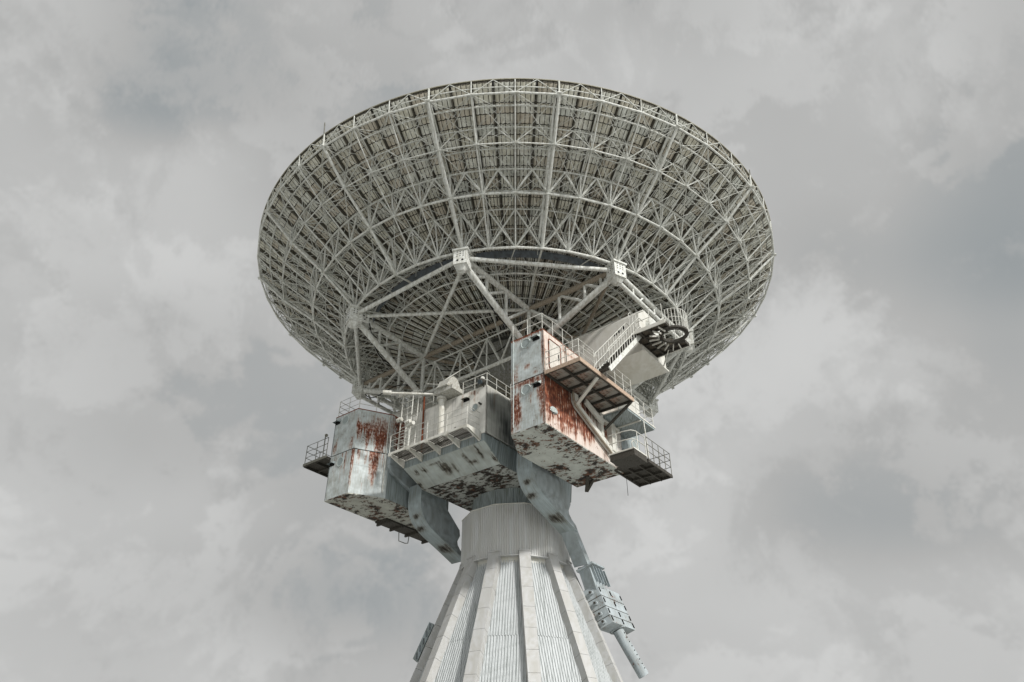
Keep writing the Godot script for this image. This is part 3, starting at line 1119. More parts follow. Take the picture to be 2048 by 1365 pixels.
	railing(A, [Vector3(7.02, 22.16, 3.6), Vector3(7.02, 22.16, 0.8)], 0.95, 2, 0.85)

	var L := {}
	L.front_up = rusty(111, 256, 320, blue, [[0.12, 0.85, 0.08, 0.14, 0.6], [0.85, 0.9, 0.1, 0.12, 0.5]], [[0.2, 0.6, 1.0, 0.04, 0.5], [0.9, 0.7, 1.0, 0.05, 0.6]] + runs(5, 12, 0.0, 1.0, 0.0, 0.1, 0.5, 0.008, 0.5), {"grime": 0.35, "flake": 0.62})
	L.front_low = rusty(112, 256, 320, blue, [], [[0.55, 0.02, 0.75, 0.025, 0.7], [0.68, 0.02, 0.6, 0.03, 0.8], [0.98, 0.0, 0.95, 0.04, 1.1], [0.2, 0.1, 0.7, 0.02, 0.45]] + runs(6, 14, 0.0, 1.0, 0.0, 0.2, 0.9, 0.008, 0.6), {"grime": 0.5})
	L.cut_up = rusty(113, 256, 320, blue, [[0.3, 0.42, 0.28, 0.09, 0.85], [0.7, 0.3, 0.35, 0.25, 0.55], [0.72, 0.62, 0.2, 0.2, 0.9], [0.05, 0.4, 0.06, 0.2, 0.7]], [[0.08, 0.4, 0.85, 0.035, 1.1], [0.35, 0.5, 1.05, 0.06, 1.3], [0.62, 0.55, 1.2, 0.07, 1.3], [0.76, 0.5, 1.3, 0.09, 1.2], [0.16, 0.5, 0.75, 0.02, 0.9]] + runs(7, 24, 0.1, 0.95, 0.45, 0.2, 0.6, 0.01, 0.9), {"grime": 0.4, "flake": 0.5})
	L.cut_low = rusty(114, 256, 320, blue, [], [[0.5, -0.1, 0.7, 0.05, 0.9], [0.6, -0.05, 0.85, 0.07, 1.4], [0.68, -0.05, 0.6, 0.05, 1.3], [0.35, -0.02, 0.35, 0.03, 0.8], [0.02, 0.0, 0.9, 0.03, 1.0], [0.33, 0.75, 0.95, 0.01, 0.6]] + runs(8, 16, 0.1, 0.9, 0.0, 0.2, 0.7, 0.01, 0.8), {"grime": 0.3, "seams": [[1, 0.36]]})
	L.inner_up = rusty(115, 256, 256, blue, [[0.2, 0.3, 0.2, 0.5, 0.9], [0.6, 0.2, 0.3, 0.4, 0.8]], [[0.1, 0.0, 1.0, 0.04, 1.0], [0.4, 0.0, 1.0, 0.04, 0.8]], {"grime": 0.4})
	L.inner_low = M.blue
	L.outer_up = M.blue
	L.outer_low = M.blue
	L.back_up = M.blue
	L.back_low = M.blue
	L.hood = M.blue
	L.floor = rusty(116, 256, 512, c8(176, 178, 170), [], [], {"grime": 0.1, "blotch": 0.24, "tilt": -0.05, "red": -0.1, "flake": 0.5})
	L.roof = M.rust
	var Bc := cabin(-1.0, "left-hand two-storey cabin with rust streaks on its cut-off corner", L)
	railing(Bc, [Vector3(-7.02, 22.16, 0.8), Vector3(-7.02, 22.16, 7.12), Vector3(-5.35, 22.16, 7.12), Vector3(-4.42, 22.16, 5.45), Vector3(-4.42, 22.16, 3.0)], 1.0, 3, 1.0)
	part("corner_pipe", sweep([Vector3(-4.4, 22.0, 5.7), Vector3(-4.4, 17.5, 5.7)], 0.035, false, 6), M.rail, Bc)

	# balcony under the left cabin's far edge
	var lb := thing("service_gangway", "dark gangway slung below the left cabin beside its floor", "gangway", Vector3(-6.6, 16.9, 1.6))
	box("deck", lb, M.dark, Vector3(-7.05, 17.1, -0.4), Vector3(-6.15, 17.2, 3.6))
	for z in [-0.2, 1.2, 2.4, 3.4]:
		beam("deck_beam", lb, M.dark, Vector3(-7.1, 17.04, z), Vector3(-6.1, 17.04, z), 0.1, 0.12)
	part("guard_loop", sweep([Vector3(-7.08, 17.15, 0.9), Vector3(-7.08, 16.7, 0.95), Vector3(-7.05, 16.62, 1.2), Vector3(-7.05, 16.62, 1.7), Vector3(-7.05, 17.15, 1.75)], 0.025, false, 6), M.rail_grey, lb)
	beam("deck_hanger", lb, M.dark, Vector3(-6.2, 17.25, 0.9), Vector3(-6.2, 17.05, 0.2), 0.1, 0.1)

func build_house() -> void:
	var A := thing("machine_house", "cream machine house between the two cabins with a gallery across its front", "cabin", Vector3(0, 17.5, 1.0))
	var x := 2.8
	var zf := 6.0
	var zb := -1.5
	var y0 := 18.65
	var y1 := 21.2
	var cream := c8(224, 223, 217)
	var front := rusty(121, 512, 256, cream, [[0.83, 0.04, 0.06, 0.06, 0.35]], [[0.72, 0.0, 0.5, 0.01, 0.4], [0.86, 0.0, 0.4, 0.012, 0.45], [0.9, 0.02, 0.3, 0.008, 0.4]], {"grime": 0.1, "soot": [[0.62, 0.02, 0.03, 0.12, 0.35]], "seams": [[0, 0.2], [0, 0.38], [0, 0.6], [0, 0.8]]})
	var sidem := rusty(122, 512, 256, c8(196, 196, 190), [], [[0.08, 0.1, 0.7, 0.01, 0.3]], {"grime": 0.2, "soot": [[0.22, 0.75, 0.1, 0.4, 1.1], [0.3, 0.5, 0.06, 0.5, 0.8], [0.06, 0.3, 0.04, 0.2, 0.5]]})
	plate("wall_plate", A, front, [Vector3(-x, y1, zf), Vector3(x, y1, zf), Vector3(x, y0, zf), Vector3(-x, y0, zf)], 0.06, Vector3.RIGHT, Vector3.DOWN)
	plate("wall_plate", A, sidem, [Vector3(x, y1, zf), Vector3(x, y1, zb), Vector3(x, y0, zb), Vector3(x, y0, zf)], 0.06, Vector3.FORWARD, Vector3.DOWN)
	plate("wall_plate", A, M.white, [Vector3(-x, y1, zb), Vector3(-x, y1, zf), Vector3(-x, y0, zf), Vector3(-x, y0, zb)], 0.06, Vector3.BACK, Vector3.DOWN)
	plate("wall_plate", A, M.white, [Vector3(x, y1, zb), Vector3(-x, y1, zb), Vector3(-x, y0, zb), Vector3(x, y0, zb)], 0.06, Vector3.LEFT, Vector3.DOWN)
	part("roof_plate", prism([Vector2(-x, zf), Vector2(x, zf), Vector2(x, zb), Vector2(-x, zb)], y1 + 0.003, y1 + 0.06), M.white, A)
	# hull below the walls: band, slope and flat bottom
	var xb := 2.66
	var hull_front := rusty(123, 512, 192, c8(176, 184, 182), [[0.1, 0.3, 0.025, 0.12, 0.9], [0.2, 0.3, 0.03, 0.12, 1.0], [0.33, 0.2, 0.07, 0.05, 0.7], [0.43, 0.5, 0.05, 0.28, 1.2], [0.53, 0.6, 0.018, 0.22, 0.9], [0.7, 0.3, 0.025, 0.2, 0.8], [0.74, 0.62, 0.06, 0.12, 0.9], [0.87, 0.35, 0.02, 0.3, 1.0], [0.97, 0.75, 0.02, 0.25, 1.0], [0.03, 0.8, 0.04, 0.2, 0.9]], [], {"grime": 0.3, "st": 0.4, "blotch": -0.1, "red": -0.5, "r_dark": c8(34, 32, 29), "r_mid": c8(52, 47, 41), "r_lite": c8(98, 92, 80), "seams": [[0, 0.2], [0, 0.45], [0, 0.72]]})
	var hull_floor := rusty(124, 384, 384, c8(172, 176, 172), [], [], {"grime": 0.2, "blotch": 0.48, "tilt": 0.15, "red": -0.6, "hard": 2.6})  # real stains, with blotches thickened to paint in shade towards the tower
	var S := 18.25
	plate("hull_band", A, M.blue, [Vector3(-xb, y0 - 0.003, zf - 0.04), Vector3(xb, y0 - 0.003, zf - 0.04), Vector3(xb, S, zf - 0.04), Vector3(-xb, S, zf - 0.04)], 0.05, Vector3.RIGHT, Vector3.DOWN)
	plate("hull_slope", A, hull_front, [Vector3(-xb, S, zf - 0.04), Vector3(xb, S, zf - 0.04), Vector3(xb - 0.1, 17.55, 4.6), Vector3(-xb + 0.1, 17.55, 4.6)], 0.05, Vector3.RIGHT, Vector3.FORWARD)
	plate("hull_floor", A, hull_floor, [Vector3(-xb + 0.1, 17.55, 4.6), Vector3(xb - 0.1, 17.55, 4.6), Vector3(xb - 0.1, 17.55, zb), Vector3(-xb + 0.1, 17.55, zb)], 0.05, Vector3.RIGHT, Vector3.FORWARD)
	plate("hull_side", A, M.blue, [Vector3(xb, y0 - 0.003, zf - 0.05), Vector3(xb, y0 - 0.003, zb), Vector3(xb - 0.1, 17.56, zb), Vector3(xb - 0.1, 17.56, 4.6), Vector3(xb, S, zf - 0.05)], 0.05, Vector3.FORWARD, Vector3.DOWN)
	plate("hull_side", A, M.blue, [Vector3(-xb, y0 - 0.003, zb), Vector3(-xb, y0 - 0.003, zf - 0.05), Vector3(-xb, S, zf - 0.05), Vector3(-xb + 0.1, 17.56, 4.6), Vector3(-xb + 0.1, 17.56, zb)], 0.05, Vector3.BACK, Vector3.DOWN)
	for z in [5.35, 4.75, 4.1]:
		beam("hull_stiffener", A, M.blue, Vector3(xb + 0.04, y0 - 0.01, z), Vector3(xb - 0.06, maxf(17.58, 17.55 + (z - 4.6) * 0.5), z), 0.1, 0.035)
	# side tanks that tie the house to both cabins
	for s in [-1.0, 1.0]:
		box("tie_beam", A, M.blue, Vector3(s * 2.7, 18.9, 1.2), Vector3(s * 4.4, 21.0, 3.4))
	# gallery
	var G := holder("gallery", A)
	var gy := 18.72
	for k in 5:
		var gx := -2.62 + 1.255 * k
		part("bracket", profile([Vector2(6.0, gy - 0.03), Vector2(7.02, gy - 0.03), Vector2(7.02, gy - 0.14), Vector2(6.0, S + 0.02)], gx - 0.04, gx + 0.04), M.white, G)
		box("bracket_flange", G, M.white, Vector3(gx - 0.11, gy - 0.16, 6.95), Vector3(gx + 0.11, gy - 0.02, 7.06))
	for k in 4:
		var gx := -2.62 + 1.255 * k
		for j in 9:
			box("grating_bar", G, M.dark, Vector3(gx + 0.1 + 0.128 * j, gy - 0.06, 6.03), Vector3(gx + 0.14 + 0.128 * j, gy - 0.01, 6.98))
		box("cross_bar", G, M.dark, Vector3(gx + 0.05, gy - 0.1, 6.45), Vector3(gx + 1.2, gy - 0.07, 6.52))
	box("edge_channel", G, M.white, Vector3(-2.72, gy - 0.1, 7.0), Vector3(2.48, gy + 0.02, 7.055))
	box("edge_channel", G, M.white, Vector3(2.45, gy - 0.102, 6.0), Vector3(2.5, gy + 0.018, 6.99))
	railing(A, [Vector3(-2.68, gy + 0.02, 6.1), Vector3(-2.68, gy + 0.02, 7.02), Vector3(2.46, gy + 0.02, 7.02), Vector3(2.46, gy + 0.02, 6.1)], 1.0, 3, 1.3)
	# big side plate of the gallery's right end
	plate("end_plate", A, M.white, [Vector3(2.505, gy, 7.03), Vector3(2.505, gy, 6.0), Vector3(2.505, S + 0.05, 6.0), Vector3(2.505, gy - 0.12, 7.03)], 0.03, Vector3.FORWARD, Vector3.DOWN)
	var f := Vector3(0, 0, 1)
	porthole(A, Vector3(2.06, 20.2, zf + 0.004), f, 0.22, M.grey)
	vent_hood(A, Vector3(1.49, 20.9, zf + 0.002), f, M.white)
	for q in [[-0.2, 20.35], [0.95, 19.35], [2.45, 20.25]]:
		tube("wall_stub", A, M.dark, Vector3(q[0], q[1], zf), Vector3(q[0], q[1] + 0.02, zf + 0.18), 0.05, 8)
	part("wall_conduit", sweep([Vector3(-0.5, 19.4, 6.05), Vector3(-0.1, 19.45, 6.06), Vector3(0.15, 19.2, 6.05)], 0.03, false, 6), M.rail_grey, A)
	tube("rust_pipe", A, M.rust, Vector3(-1.35, 18.75, 6.09), Vector3(-1.42, 22.0, 6.09), 0.05, 8)
	railing(A, [Vector3(1.15, y1 + 0.06, 5.92), Vector3(2.72, y1 + 0.06, 5.92), Vector3(2.72, y1 + 0.06, 3.6)], 0.75, 2, 0.75)
	railing(A, [Vector3(-2.72, y1 + 0.06, 3.6), Vector3(-2.72, y1 + 0.06, 5.92), Vector3(-0.9, y1 + 0.06, 5.92)], 0.75, 2, 0.75)
	# cage ladder at the right roof edge
	for k in 3:
		part("ladder_hoop", sweep([Vector3(2.85, 21.0, 4.15 - 0.3 * k), Vector3(2.85, 22.1, 4.15 - 0.3 * k), Vector3(2.85, 22.25, 4.05 - 0.3 * k), Vector3(2.85, 22.1, 3.95 - 0.3 * k), Vector3(2.85, 21.0, 3.95 - 0.3 * k)], 0.022, false, 6), M.rail, A)

	var lamp := thing("flood_lamp", "round flood lamp on the roof corner of the machine house", "lamp", Vector3(2.62, 21.2, 6.05))
	tube("lamp_foot", lamp, M.dark, Vector3(2.6, 21.2, 5.98), Vector3(2.6, 21.45, 6.1), 0.05, 8)
	var dome := SphereMesh.new()
	dome.radius = 0.17
	dome.height = 0.34
	dome.radial_segments = 14
	dome.rings = 8
	part("lamp_shell", dome, M.dark, lamp, Transform3D(Basis(), Vector3(2.6, 21.42, 6.16) - O))
	tube("lamp_cap", lamp, M.rail, Vector3(2.6, 21.52, 6.14), Vector3(2.6, 21.68, 6.1), 0.11, 10)
	tube("lamp_lens", lamp, M.glass, Vector3(2.6, 21.36, 6.24), Vector3(2.6, 21.32, 6.36), 0.12, 12)

	# davit crane on the front wall
	var K := thing("davit_crane", "white davit crane with a long thin boom above the gallery", "crane", Vector3(0.1, 19.4, 6.25))
	tube("column", K, M.white, Vector3(0.12, 18.74, 6.3), Vector3(0.05, 21.25, 6.3), 0.16, 16)
	tube("collar", K, M.white, Vector3(0.05, 21.2, 6.3), Vector3(0.05, 21.33, 6.3), 0.25, 16)
	part("hood", profile([Vector2(5.75, 21.6), Vector2(6.85, 21.6), Vector2(6.75, 21.75), Vector2(6.6, 22.1), Vector2(6.35, 22.3), Vector2(6.05, 22.25), Vector2(5.85, 21.95)], 0.12, 0.85), M.crane, K)
	box("turntable", K, M.crane, Vector3(-0.12, 21.36, 5.88), Vector3(1.12, 21.59, 6.7))
	tube("boom", K, M.white, Vector3(0.05, 21.5, 6.35), Vector3(-2.15, 21.62, 8.0), 0.055, 10)
	tube("boom_head", K, M.white, Vector3(-2.0, 21.62, 7.9), Vector3(-2.35, 21.66, 8.15), 0.12, 10)
	tube("stay", K, M.rail, Vector3(0.2, 22.25, 6.4), Vector3(-0.05, 21.5, 6.5), 0.025, 6)
	tube("stay", K, M.rail, Vector3(0.3, 22.25, 6.4), Vector3(1.2, 23.6, 5.2), 0.03, 6)
	tube("stay", K, M.rail, Vector3(0.1, 22.0, 6.5), Vector3(-0.7, 22.25, 6.7), 0.02, 6)

	# lattice mast with insulators at the left end of the gallery
	var T := thing("lattice_mast", "small white lattice mast with lamps at the gallery's left end", "mast", Vector3(-2.2, 18.7, 6.5))
	for q in [[-2.6, 6.55], [-1.85, 6.55], [-1.85, 6.15], [-2.6, 6.15]]:
		tube("mast_leg", T, M.rail, Vector3(q[0], 18.74, q[1]), Vector3(q[0] + 0.08, 22.35, q[1]), 0.035, 6)
	for k in 9:
		var y := 19.2 + 0.36 * k
		part("mast_hoop", sweep([Vector3(-2.58, y, 6.55), Vector3(-1.83, y, 6.55), Vector3(-1.83, y, 6.15), Vector3(-2.58, y, 6.15)], 0.02, true, 6), M.rail, T)
	for q in [[-2.55, 22.3, 6.6], [-2.55, 20.75, 6.65], [-1.8, 20.35, 6.75], [-1.75, 22.2, 6.5]]:
		var ins := holder("insulator", T)
		for j in 3:
			tube("insulator_disc", ins, M.white, Vector3(q[0] - 0.16 + 0.12 * j, q[1], q[2]), Vector3(q[0] - 0.08 + 0.12 * j, q[1], q[2]), 0.13 - 0.02 * absf(j - 1), 10)
	tube("mast_arm", T, M.rail, Vector3(-2.9, 22.25, 6.6), Vector3(-1.3, 22.2, 6.45), 0.045, 6)
	tube("mast_arm", T, M.white, Vector3(-2.0, 20.25, 6.6), Vector3(-1.3, 20.1, 6.85), 0.1, 8)
	part("cable", sweep([Vector3(-2.6, 20.7, 6.6), Vector3(-2.75, 20.3, 6.7), Vector3(-2.6, 20.0, 6.75), Vector3(-2.3, 20.05, 6.7)], 0.018, false, 5), M.hole, T)

# ---------------------------------------------------------------- platforms, stair, pedestals
func deck_under(parent: Node, lo: Vector2, hi: Vector2, y: float, nx: int, nz: int, mat: Material) -> void:
	# plate on a grid of beams, so that the coffers show from below
	var pw := (hi.x - lo.x) / nx
	var pz := (hi.y - lo.y) / nz
	for i in nx:
		for j in nz:
			box("deck_plate", parent, mat, Vector3(lo.x + pw * i + 0.004, y - 0.02, lo.y + pz * j + 0.004), Vector3(lo.x + pw * (i + 1) - 0.004, y, lo.y + pz * (j + 1) - 0.004))
	for i in nx + 1:
		var gx := clampf(lo.x + pw * i, lo.x + 0.03, hi.x - 0.03)
		box("deck_beam", parent, M.dark, Vector3(gx - 0.03, y - 0.16, lo.y), Vector3(gx + 0.03, y - 0.021, hi.y))
	for j in nz + 1:
		var gz := clampf(lo.y + pz * j, lo.y + 0.03, hi.y - 0.03)
		box("deck_beam", parent, M.dark, Vector3(lo.x, y - 0.14, gz - 0.03), Vector3(hi.x, y - 0.022, gz + 0.03))

func build_platforms() -> void:
	var P := thing("side_platform", "rusty-edged platform along the right cabin's wall, coffers showing underneath", "platform", Vector3(8.05, 19.6, 4.9), "platforms on the cabin sides")
	var coffer := rusty(131, 128, 128, c8(150, 150, 144), [[0.5, 0.5, 0.4, 0.4, 0.9]], [], {"grime": 0.3, "blotch": 0.05})
	deck_under(P, Vector2(7.16, 2.65), Vector2(9.0, 7.2), 19.76, 2, 5, coffer)
	box("edge_channel", P, M.rust_edge, Vector3(9.005, 19.62, 2.62), Vector3(9.05, 19.82, 7.24))
	box("edge_channel", P, M.rust_edge, Vector3(7.16, 19.62, 7.205), Vector3(9.0, 19.8, 7.245))
	railing(P, [Vector3(7.2, 19.8, 7.18), Vector3(8.98, 19.8, 7.18), Vector3(8.98, 19.8, 5.95)], 1.0, 3, 0.9)
	railing(P, [Vector3(8.98, 19.8, 4.9), Vector3(8.98, 19.8, 2.7), Vector3(7.9, 19.8, 2.68)], 1.0, 3, 0.75)
	beam("brace", P, M.grey, Vector3(8.9, 19.6, 5.6), Vector3(7.2, 19.0, 4.9), 0.16, 0.08)
	beam("brace", P, M.dark, Vector3(8.95, 19.58, 2.75), Vector3(7.3, 18.7, 2.6), 0.12, 0.08)
	beam("brace", P, M.grey, Vector3(7.32, 19.55, 4.2), Vector3(7.32, 19.0, 2.7), 0.1, 0.3)

	var Q := thing("side_platform", "dark grated platform sticking out left of the left cabin", "platform", Vector3(-8.1, 19.6, 5.6), "platforms on the cabin sides")
	deck_under(Q, Vector2(-9.05, 2.65), Vector2(-7.16, 7.42), 19.76, 2, 5, M.dark)
	box("edge_channel", Q, M.rail_grey, Vector3(-9.09, 19.66, 2.6), Vector3(-9.052, 19.8, 7.46))
	box("edge_channel", Q, M.rail_grey, Vector3(-9.05, 19.66, 7.422), Vector3(-7.16, 19.8, 7.46))
	railing(Q, [Vector3(-7.25, 19.8, 7.4), Vector3(-9.02, 19.8, 7.4), Vector3(-9.02, 19.8, 2.8)], 1.1, 3, 0.9, M.rail_grey)
	part("lamp_post", sweep([Vector3(-7.5, 19.8, 7.42), Vector3(-7.48, 20.7, 7.45), Vector3(-7.42, 20.95, 7.5), Vector3(-7.3, 21.0, 7.55)], 0.03, false, 6), M.rail_grey, Q)
	tube("post_lamp", Q, M.rail_grey, Vector3(-7.36, 21.02, 7.5), Vector3(-7.2, 20.92, 7.6), 0.09, 8)

	# sloping side frames with rounded corners
	O = bases[cabins[0]]
	var F := holder("side_frame", cabins[0])
	part("frame_edge", sweep([Vector3(7.3, 19.6, 5.18), Vector3(7.3, 19.2, 5.15), Vector3(7.3, 18.95, 4.95), Vector3(7.3, 17.62, 1.9), Vector3(7.3, 17.5, 1.55), Vector3(7.3, 17.48, 0.1)], 0.06, false, 8), M.tube_old, F)
	part("frame_web", profile([Vector2(5.1, 19.6), Vector2(5.1, 19.2), Vector2(4.9, 18.95), Vector2(1.85, 17.62), Vector2(1.5, 17.5), Vector2(1.5, 17.8), Vector2(1.75, 17.92), Vector2(4.55, 19.08), Vector2(4.78, 19.3), Vector2(4.78, 19.6)], 7.12, 7.32), M.grey, F)
	box("frame_post", F, M.white, Vector3(7.11, 17.85, 1.62), Vector3(7.36, 19.5, 2.0))
	box("frame_post", F, M.white, Vector3(7.11, 18.3, 2.68), Vector3(7.33, 19.5, 2.9))
	beam("frame_tie", F, M.white, Vector3(7.25, 19.2, 3.2), Vector3(7.25, 19.2, 1.2), 0.2, 0.14)
	O = bases[cabins[1]]
	var Fl := holder("side_frame", cabins[1])
	part("frame_edge", sweep([Vector3(-4.15, 19.75, 5.62), Vector3(-4.15, 18.95, 5.62), Vector3(-4.15, 18.7, 5.4), Vector3(-4.15, 17.95, 3.35), Vector3(-4.15, 17.7, 2.7)], 0.05, false, 8), M.blue_arm, Fl)
	part("frame_web", profile([Vector2(5.62, 19.8), Vector2(5.62, 18.95), Vector2(5.4, 18.7), Vector2(3.3, 17.92), Vector2(2.6, 17.65), Vector2(2.6, 18.5), Vector2(3.2, 18.74), Vector2(3.84, 18.72), Vector2(5.05, 19.3), Vector2(5.1, 19.8)], -4.33, -4.08), M.blue_arm, Fl)

	# lower platforms behind the right cabin
	var B1 := thing("balcony", "small thick balcony with a curved white rail low on the right cabin", "balcony", Vector3(8.1, 17.1, 2.0))
	box("deck", B1, M.grey, Vector3(7.45, 17.28, 1.42), Vector3(8.82, 17.34, 2.66))
	box("deck_side", B1, M.dark, Vector3(7.5, 16.98, 1.46), Vector3(8.8, 17.278, 2.62))
	part("railing_hoop", sweep([Vector3(7.5, 18.3, 2.6), Vector3(8.3, 18.3, 2.6), Vector3(8.65, 18.3, 2.52), Vector3(8.78, 18.3, 2.3), Vector3(8.78, 18.3, 1.45)], 0.024, false, 6), M.rail, B1)
	part("railing_hoop", sweep([Vector3(7.5, 17.85, 2.6), Vector3(8.3, 17.85, 2.6), Vector3(8.65, 17.85, 2.52), Vector3(8.78, 17.85, 2.3), Vector3(8.78, 17.85, 1.45)], 0.024, false, 6), M.rail, B1)
	for q in [[7.9, 2.6], [8.78, 2.2], [8.78, 1.45]]:
		tube("post", B1, M.rail, Vector3(q[0], 17.3, q[1]), Vector3(q[0], 18.32, q[1]), 0.026, 6)
	tube("post", B1, M.rail, Vector3(8.78, 17.3, 1.2), Vector3(8.7, 19.35, 1.2), 0.03, 6)

	var B2 := thing("lower_platform", "dark lowest platform with a thin rail at the far right", "platform", Vector3(7.9, 17.1, 0.1))
	deck_under(B2, Vector2(6.95, -1.06), Vector2(8.8, 1.35), 17.26, 3, 3, M.dark)
	railing(B2, [Vector3(8.78, 17.3, 1.3), Vector3(8.78, 17.3, -1.03), Vector3(7.6, 17.3, -1.03)], 1.1, 3, 0.6, M.rail_grey)
	beam("hanger", B2, M.dark, Vector3(7.2, 17.3, 0.5), Vector3(7.2, 17.75, 0.6), 0.2, 0.12)
	part("drop_cable", sweep([Vector3(7.0, 17.2, 0.3), Vector3(7.0, 16.2, 0.3)], 0.012, false, 5), M.hole, B2)

	var An := thing("rear_annex", "blue-grey annex with round white ports behind the right cabin", "cabin", Vector3(5.8, 18.4, -1.2))
	box("annex_body", An, M.blue, Vector3(4.7, 18.75, -1.5), Vector3(6.95, 20.6, 0.64))
	box("annex_wall", An, M.white, Vector3(6.96, 17.9, 0.66), Vector3(7.08, 19.55, 1.6))
	porthole(An, Vector3(7.09, 18.75, 1.12), Vector3.RIGHT, 0.3, M.white)
	porthole(An, Vector3(6.96, 19.35, -0.9), Vector3.RIGHT, 0.25, M.white)
	var Cn := thing("canopy", "flat dark-bellied canopy above the small balcony", "canopy", Vector3(7.8, 19.3, 1.3))
	box("canopy_roof", Cn, M.grey, Vector3(6.98, 19.46, -0.1), Vector3(8.65, 19.52, 2.61))
	box("canopy_belly", Cn, M.blue, Vector3(7.0, 19.36, -0.06), Vector3(8.62, 19.458, 2.6))
	beam("canopy_rib", Cn, M.grey, Vector3(7.0, 19.33, 1.3), Vector3(8.6, 19.33, 1.3), 0.08, 0.05)
	railing(Cn, [Vector3(8.6, 19.52, 2.5), Vector3(8.6, 19.52, 0.0), Vector3(7.6, 19.52, -0.05)], 1.0, 3, 0.8)

	# stair
	var T := thing("staircase", "steep white open stair from the right platform up to the round platform", "staircase", Vector3(9.3, 19.76, 4.2))
	var a := Vector3(9.2, 19.78, 5.6)
	var b := Vector3(9.45, 23.0, 2.75)
	for s in [-0.36, 0.36]:
		var off := Vector3(s, 0, 0)
		beam("stringer", T, M.tube, a + off, b + off, 0.05, 0.22)
		for k in 2:
			var up := Vector3(0, 0.55 * (k + 1), 0)
			part("handrail", sweep([a + off + up - Vector3(0, 0.25, -0.1), a + off + up, b + off + up, b + off + up + Vector3(0, 0, -0.4)], 0.024, false, 6), M.rail, T)
		for k in 13:
			var p := a.lerp(b, (k + 0.3) / 13.0) + off
			tube("baluster", T, M.rail, p, p + Vector3(0, 1.1, 0), 0.02, 6)
	for k in 15:
		var p := a.lerp(b, (k + 0.5) / 15.0)
		box("tread", T, M.dark, p - Vector3(0.34, 0.02, 0.11), p + Vector3(0.34, 0.02, 0.11))

	# round platform with an opening
	var U := thing("round_platform", "dark platform with a round ribbed opening beside the elevation bearing", "platform", Vector3(10.6, 22.9, 1.95))
	var c := Vector2(11.2, 1.95)
	var ro := 0.72
	var ri := 0.56
	var st := st_new()
	st.set_smooth_group(-1)
	for k in 32:
		var t0 := TAU * k / 32.0
		var t1 := TAU * (k + 1) / 32.0
		for y in [[22.9, 1.0], [23.0, 1.0]]:
			var i0 := Vector3(c.x + ri * cos(t0), y[0], c.y + ri * sin(t0))
			var i1 := Vector3(c.x + ri * cos(t1), y[0], c.y + ri * sin(t1))
			var o0 := Vector3(c.x + ro * cos(t0), y[0], c.y + ro * sin(t0))
			var o1 := Vector3(c.x + ro * cos(t1), y[0], c.y + ro * sin(t1))
			quad(st, i0, i1, o1, o0)
		for r in [ri, ro]:
			var p0 := Vector3(c.x + r * cos(t0), 22.9, c.y + r * sin(t0))
			var p1 := Vector3(c.x + r * cos(t1), 22.9, c.y + r * sin(t1))
			quad(st, p0, p1, p1 + Vector3(0, 0.1, 0), p0 + Vector3(0, 0.1, 0))
	st.generate_normals()
	part("ring_deck", st.commit(), M.dark, U)
	for k in 9:
		var t := deg_to_rad(100.0 + 20.0 * k)
		var d := Vector3(cos(t), 0, sin(t))
		var cc := Vector3(c.x, 22.8, c.y)
		beam("ring_rib", U, M.grey, cc + d * (ro - 0.02), cc + d * 1.2, 0.04, 0.08)
	var hoop := []
	for k in 40:
		var t := TAU * k / 40.0
		hoop.append(Vector3(c.x + ri * cos(t), 22.86, c.y + ri * sin(t)))
	part("ring_curb", sweep(hoop, 0.03, true, 6), M.dark, U)
	deck_under(U, Vector2(9.55, 0.7), Vector2(10.45, 3.22), 23.0, 2, 4, M.deck)
	deck_under(U, Vector2(10.46, 2.74), Vector2(11.4, 3.22), 23.0, 2, 1, M.deck)
	deck_under(U, Vector2(10.46, 0.7), Vector2(11.4, 1.16), 23.0, 2, 1, M.deck)
	box("edge_channel", U, M.grey, Vector3(9.55, 22.84, 3.222), Vector3(11.42, 23.02, 3.27))
	box("edge_channel", U, M.grey, Vector3(9.55, 22.84, 0.65), Vector3(11.42, 23.02, 0.698))
	var rl := []
	for k in 15:
		var t := -PI / 2 + PI * k / 14.0
		rl.append(Vector3(c.x + ro * cos(t), 23.0, c.y + ro * sin(t)))
	railing(U, rl, 1.0, 2, 0.6)
	railing(U, [Vector3(11.3, 23.0, 3.22), Vector3(9.9, 23.0, 3.22)], 1.0, 2, 0.6)
	railing(U, [Vector3(11.3, 23.0, 0.72), Vector3(9.6, 23.0, 0.72)], 1.0, 2, 0.6)
	part("arch", sweep([Vector3(9.5, 23.0, 3.2), Vector3(9.5, 24.2, 3.2), Vector3(9.5, 24.4, 3.0), Vector3(9.5, 24.2, 2.8), Vector3(9.5, 23.0, 2.8)], 0.025, false, 6), M.rail, U)
	beam("deck_strut", U, M.rail, Vector3(10.4, 22.85, 1.0), Vector3(9.7, 22.5, 0.3), 0.05, 0.05)

	# elevation bearing housings
	for s in [1.0, -1.0]:
		var E := thing("bearing_housing", "large smooth grey housing of the elevation bearing beside the round platform" if s > 0 else "grey bearing housing above the left cabin, half hidden by the white frame", "housing", Vector3(s * 7.4, 22.1, 0), "elevation bearing housings")
		var xi: float = s * 5.3
		var xo: float = s * 9.6
		part("housing_body", profile([Vector2(2.3, 22.5), Vector2(2.3, 24.7), Vector2(1.7, 25.3), Vector2(0.2, 25.3), Vector2(-0.2, 24.6), Vector2(-0.2, 22.5)], minf(xi, xo), maxf(xi, xo)), M.grey, E)
		box("housing_foot", E, M.grey, Vector3(minf(s * 4.9, s * 6.8), 20.6, -2.2), Vector3(maxf(s * 4.9, s * 6.8), 22.498, 0.6))
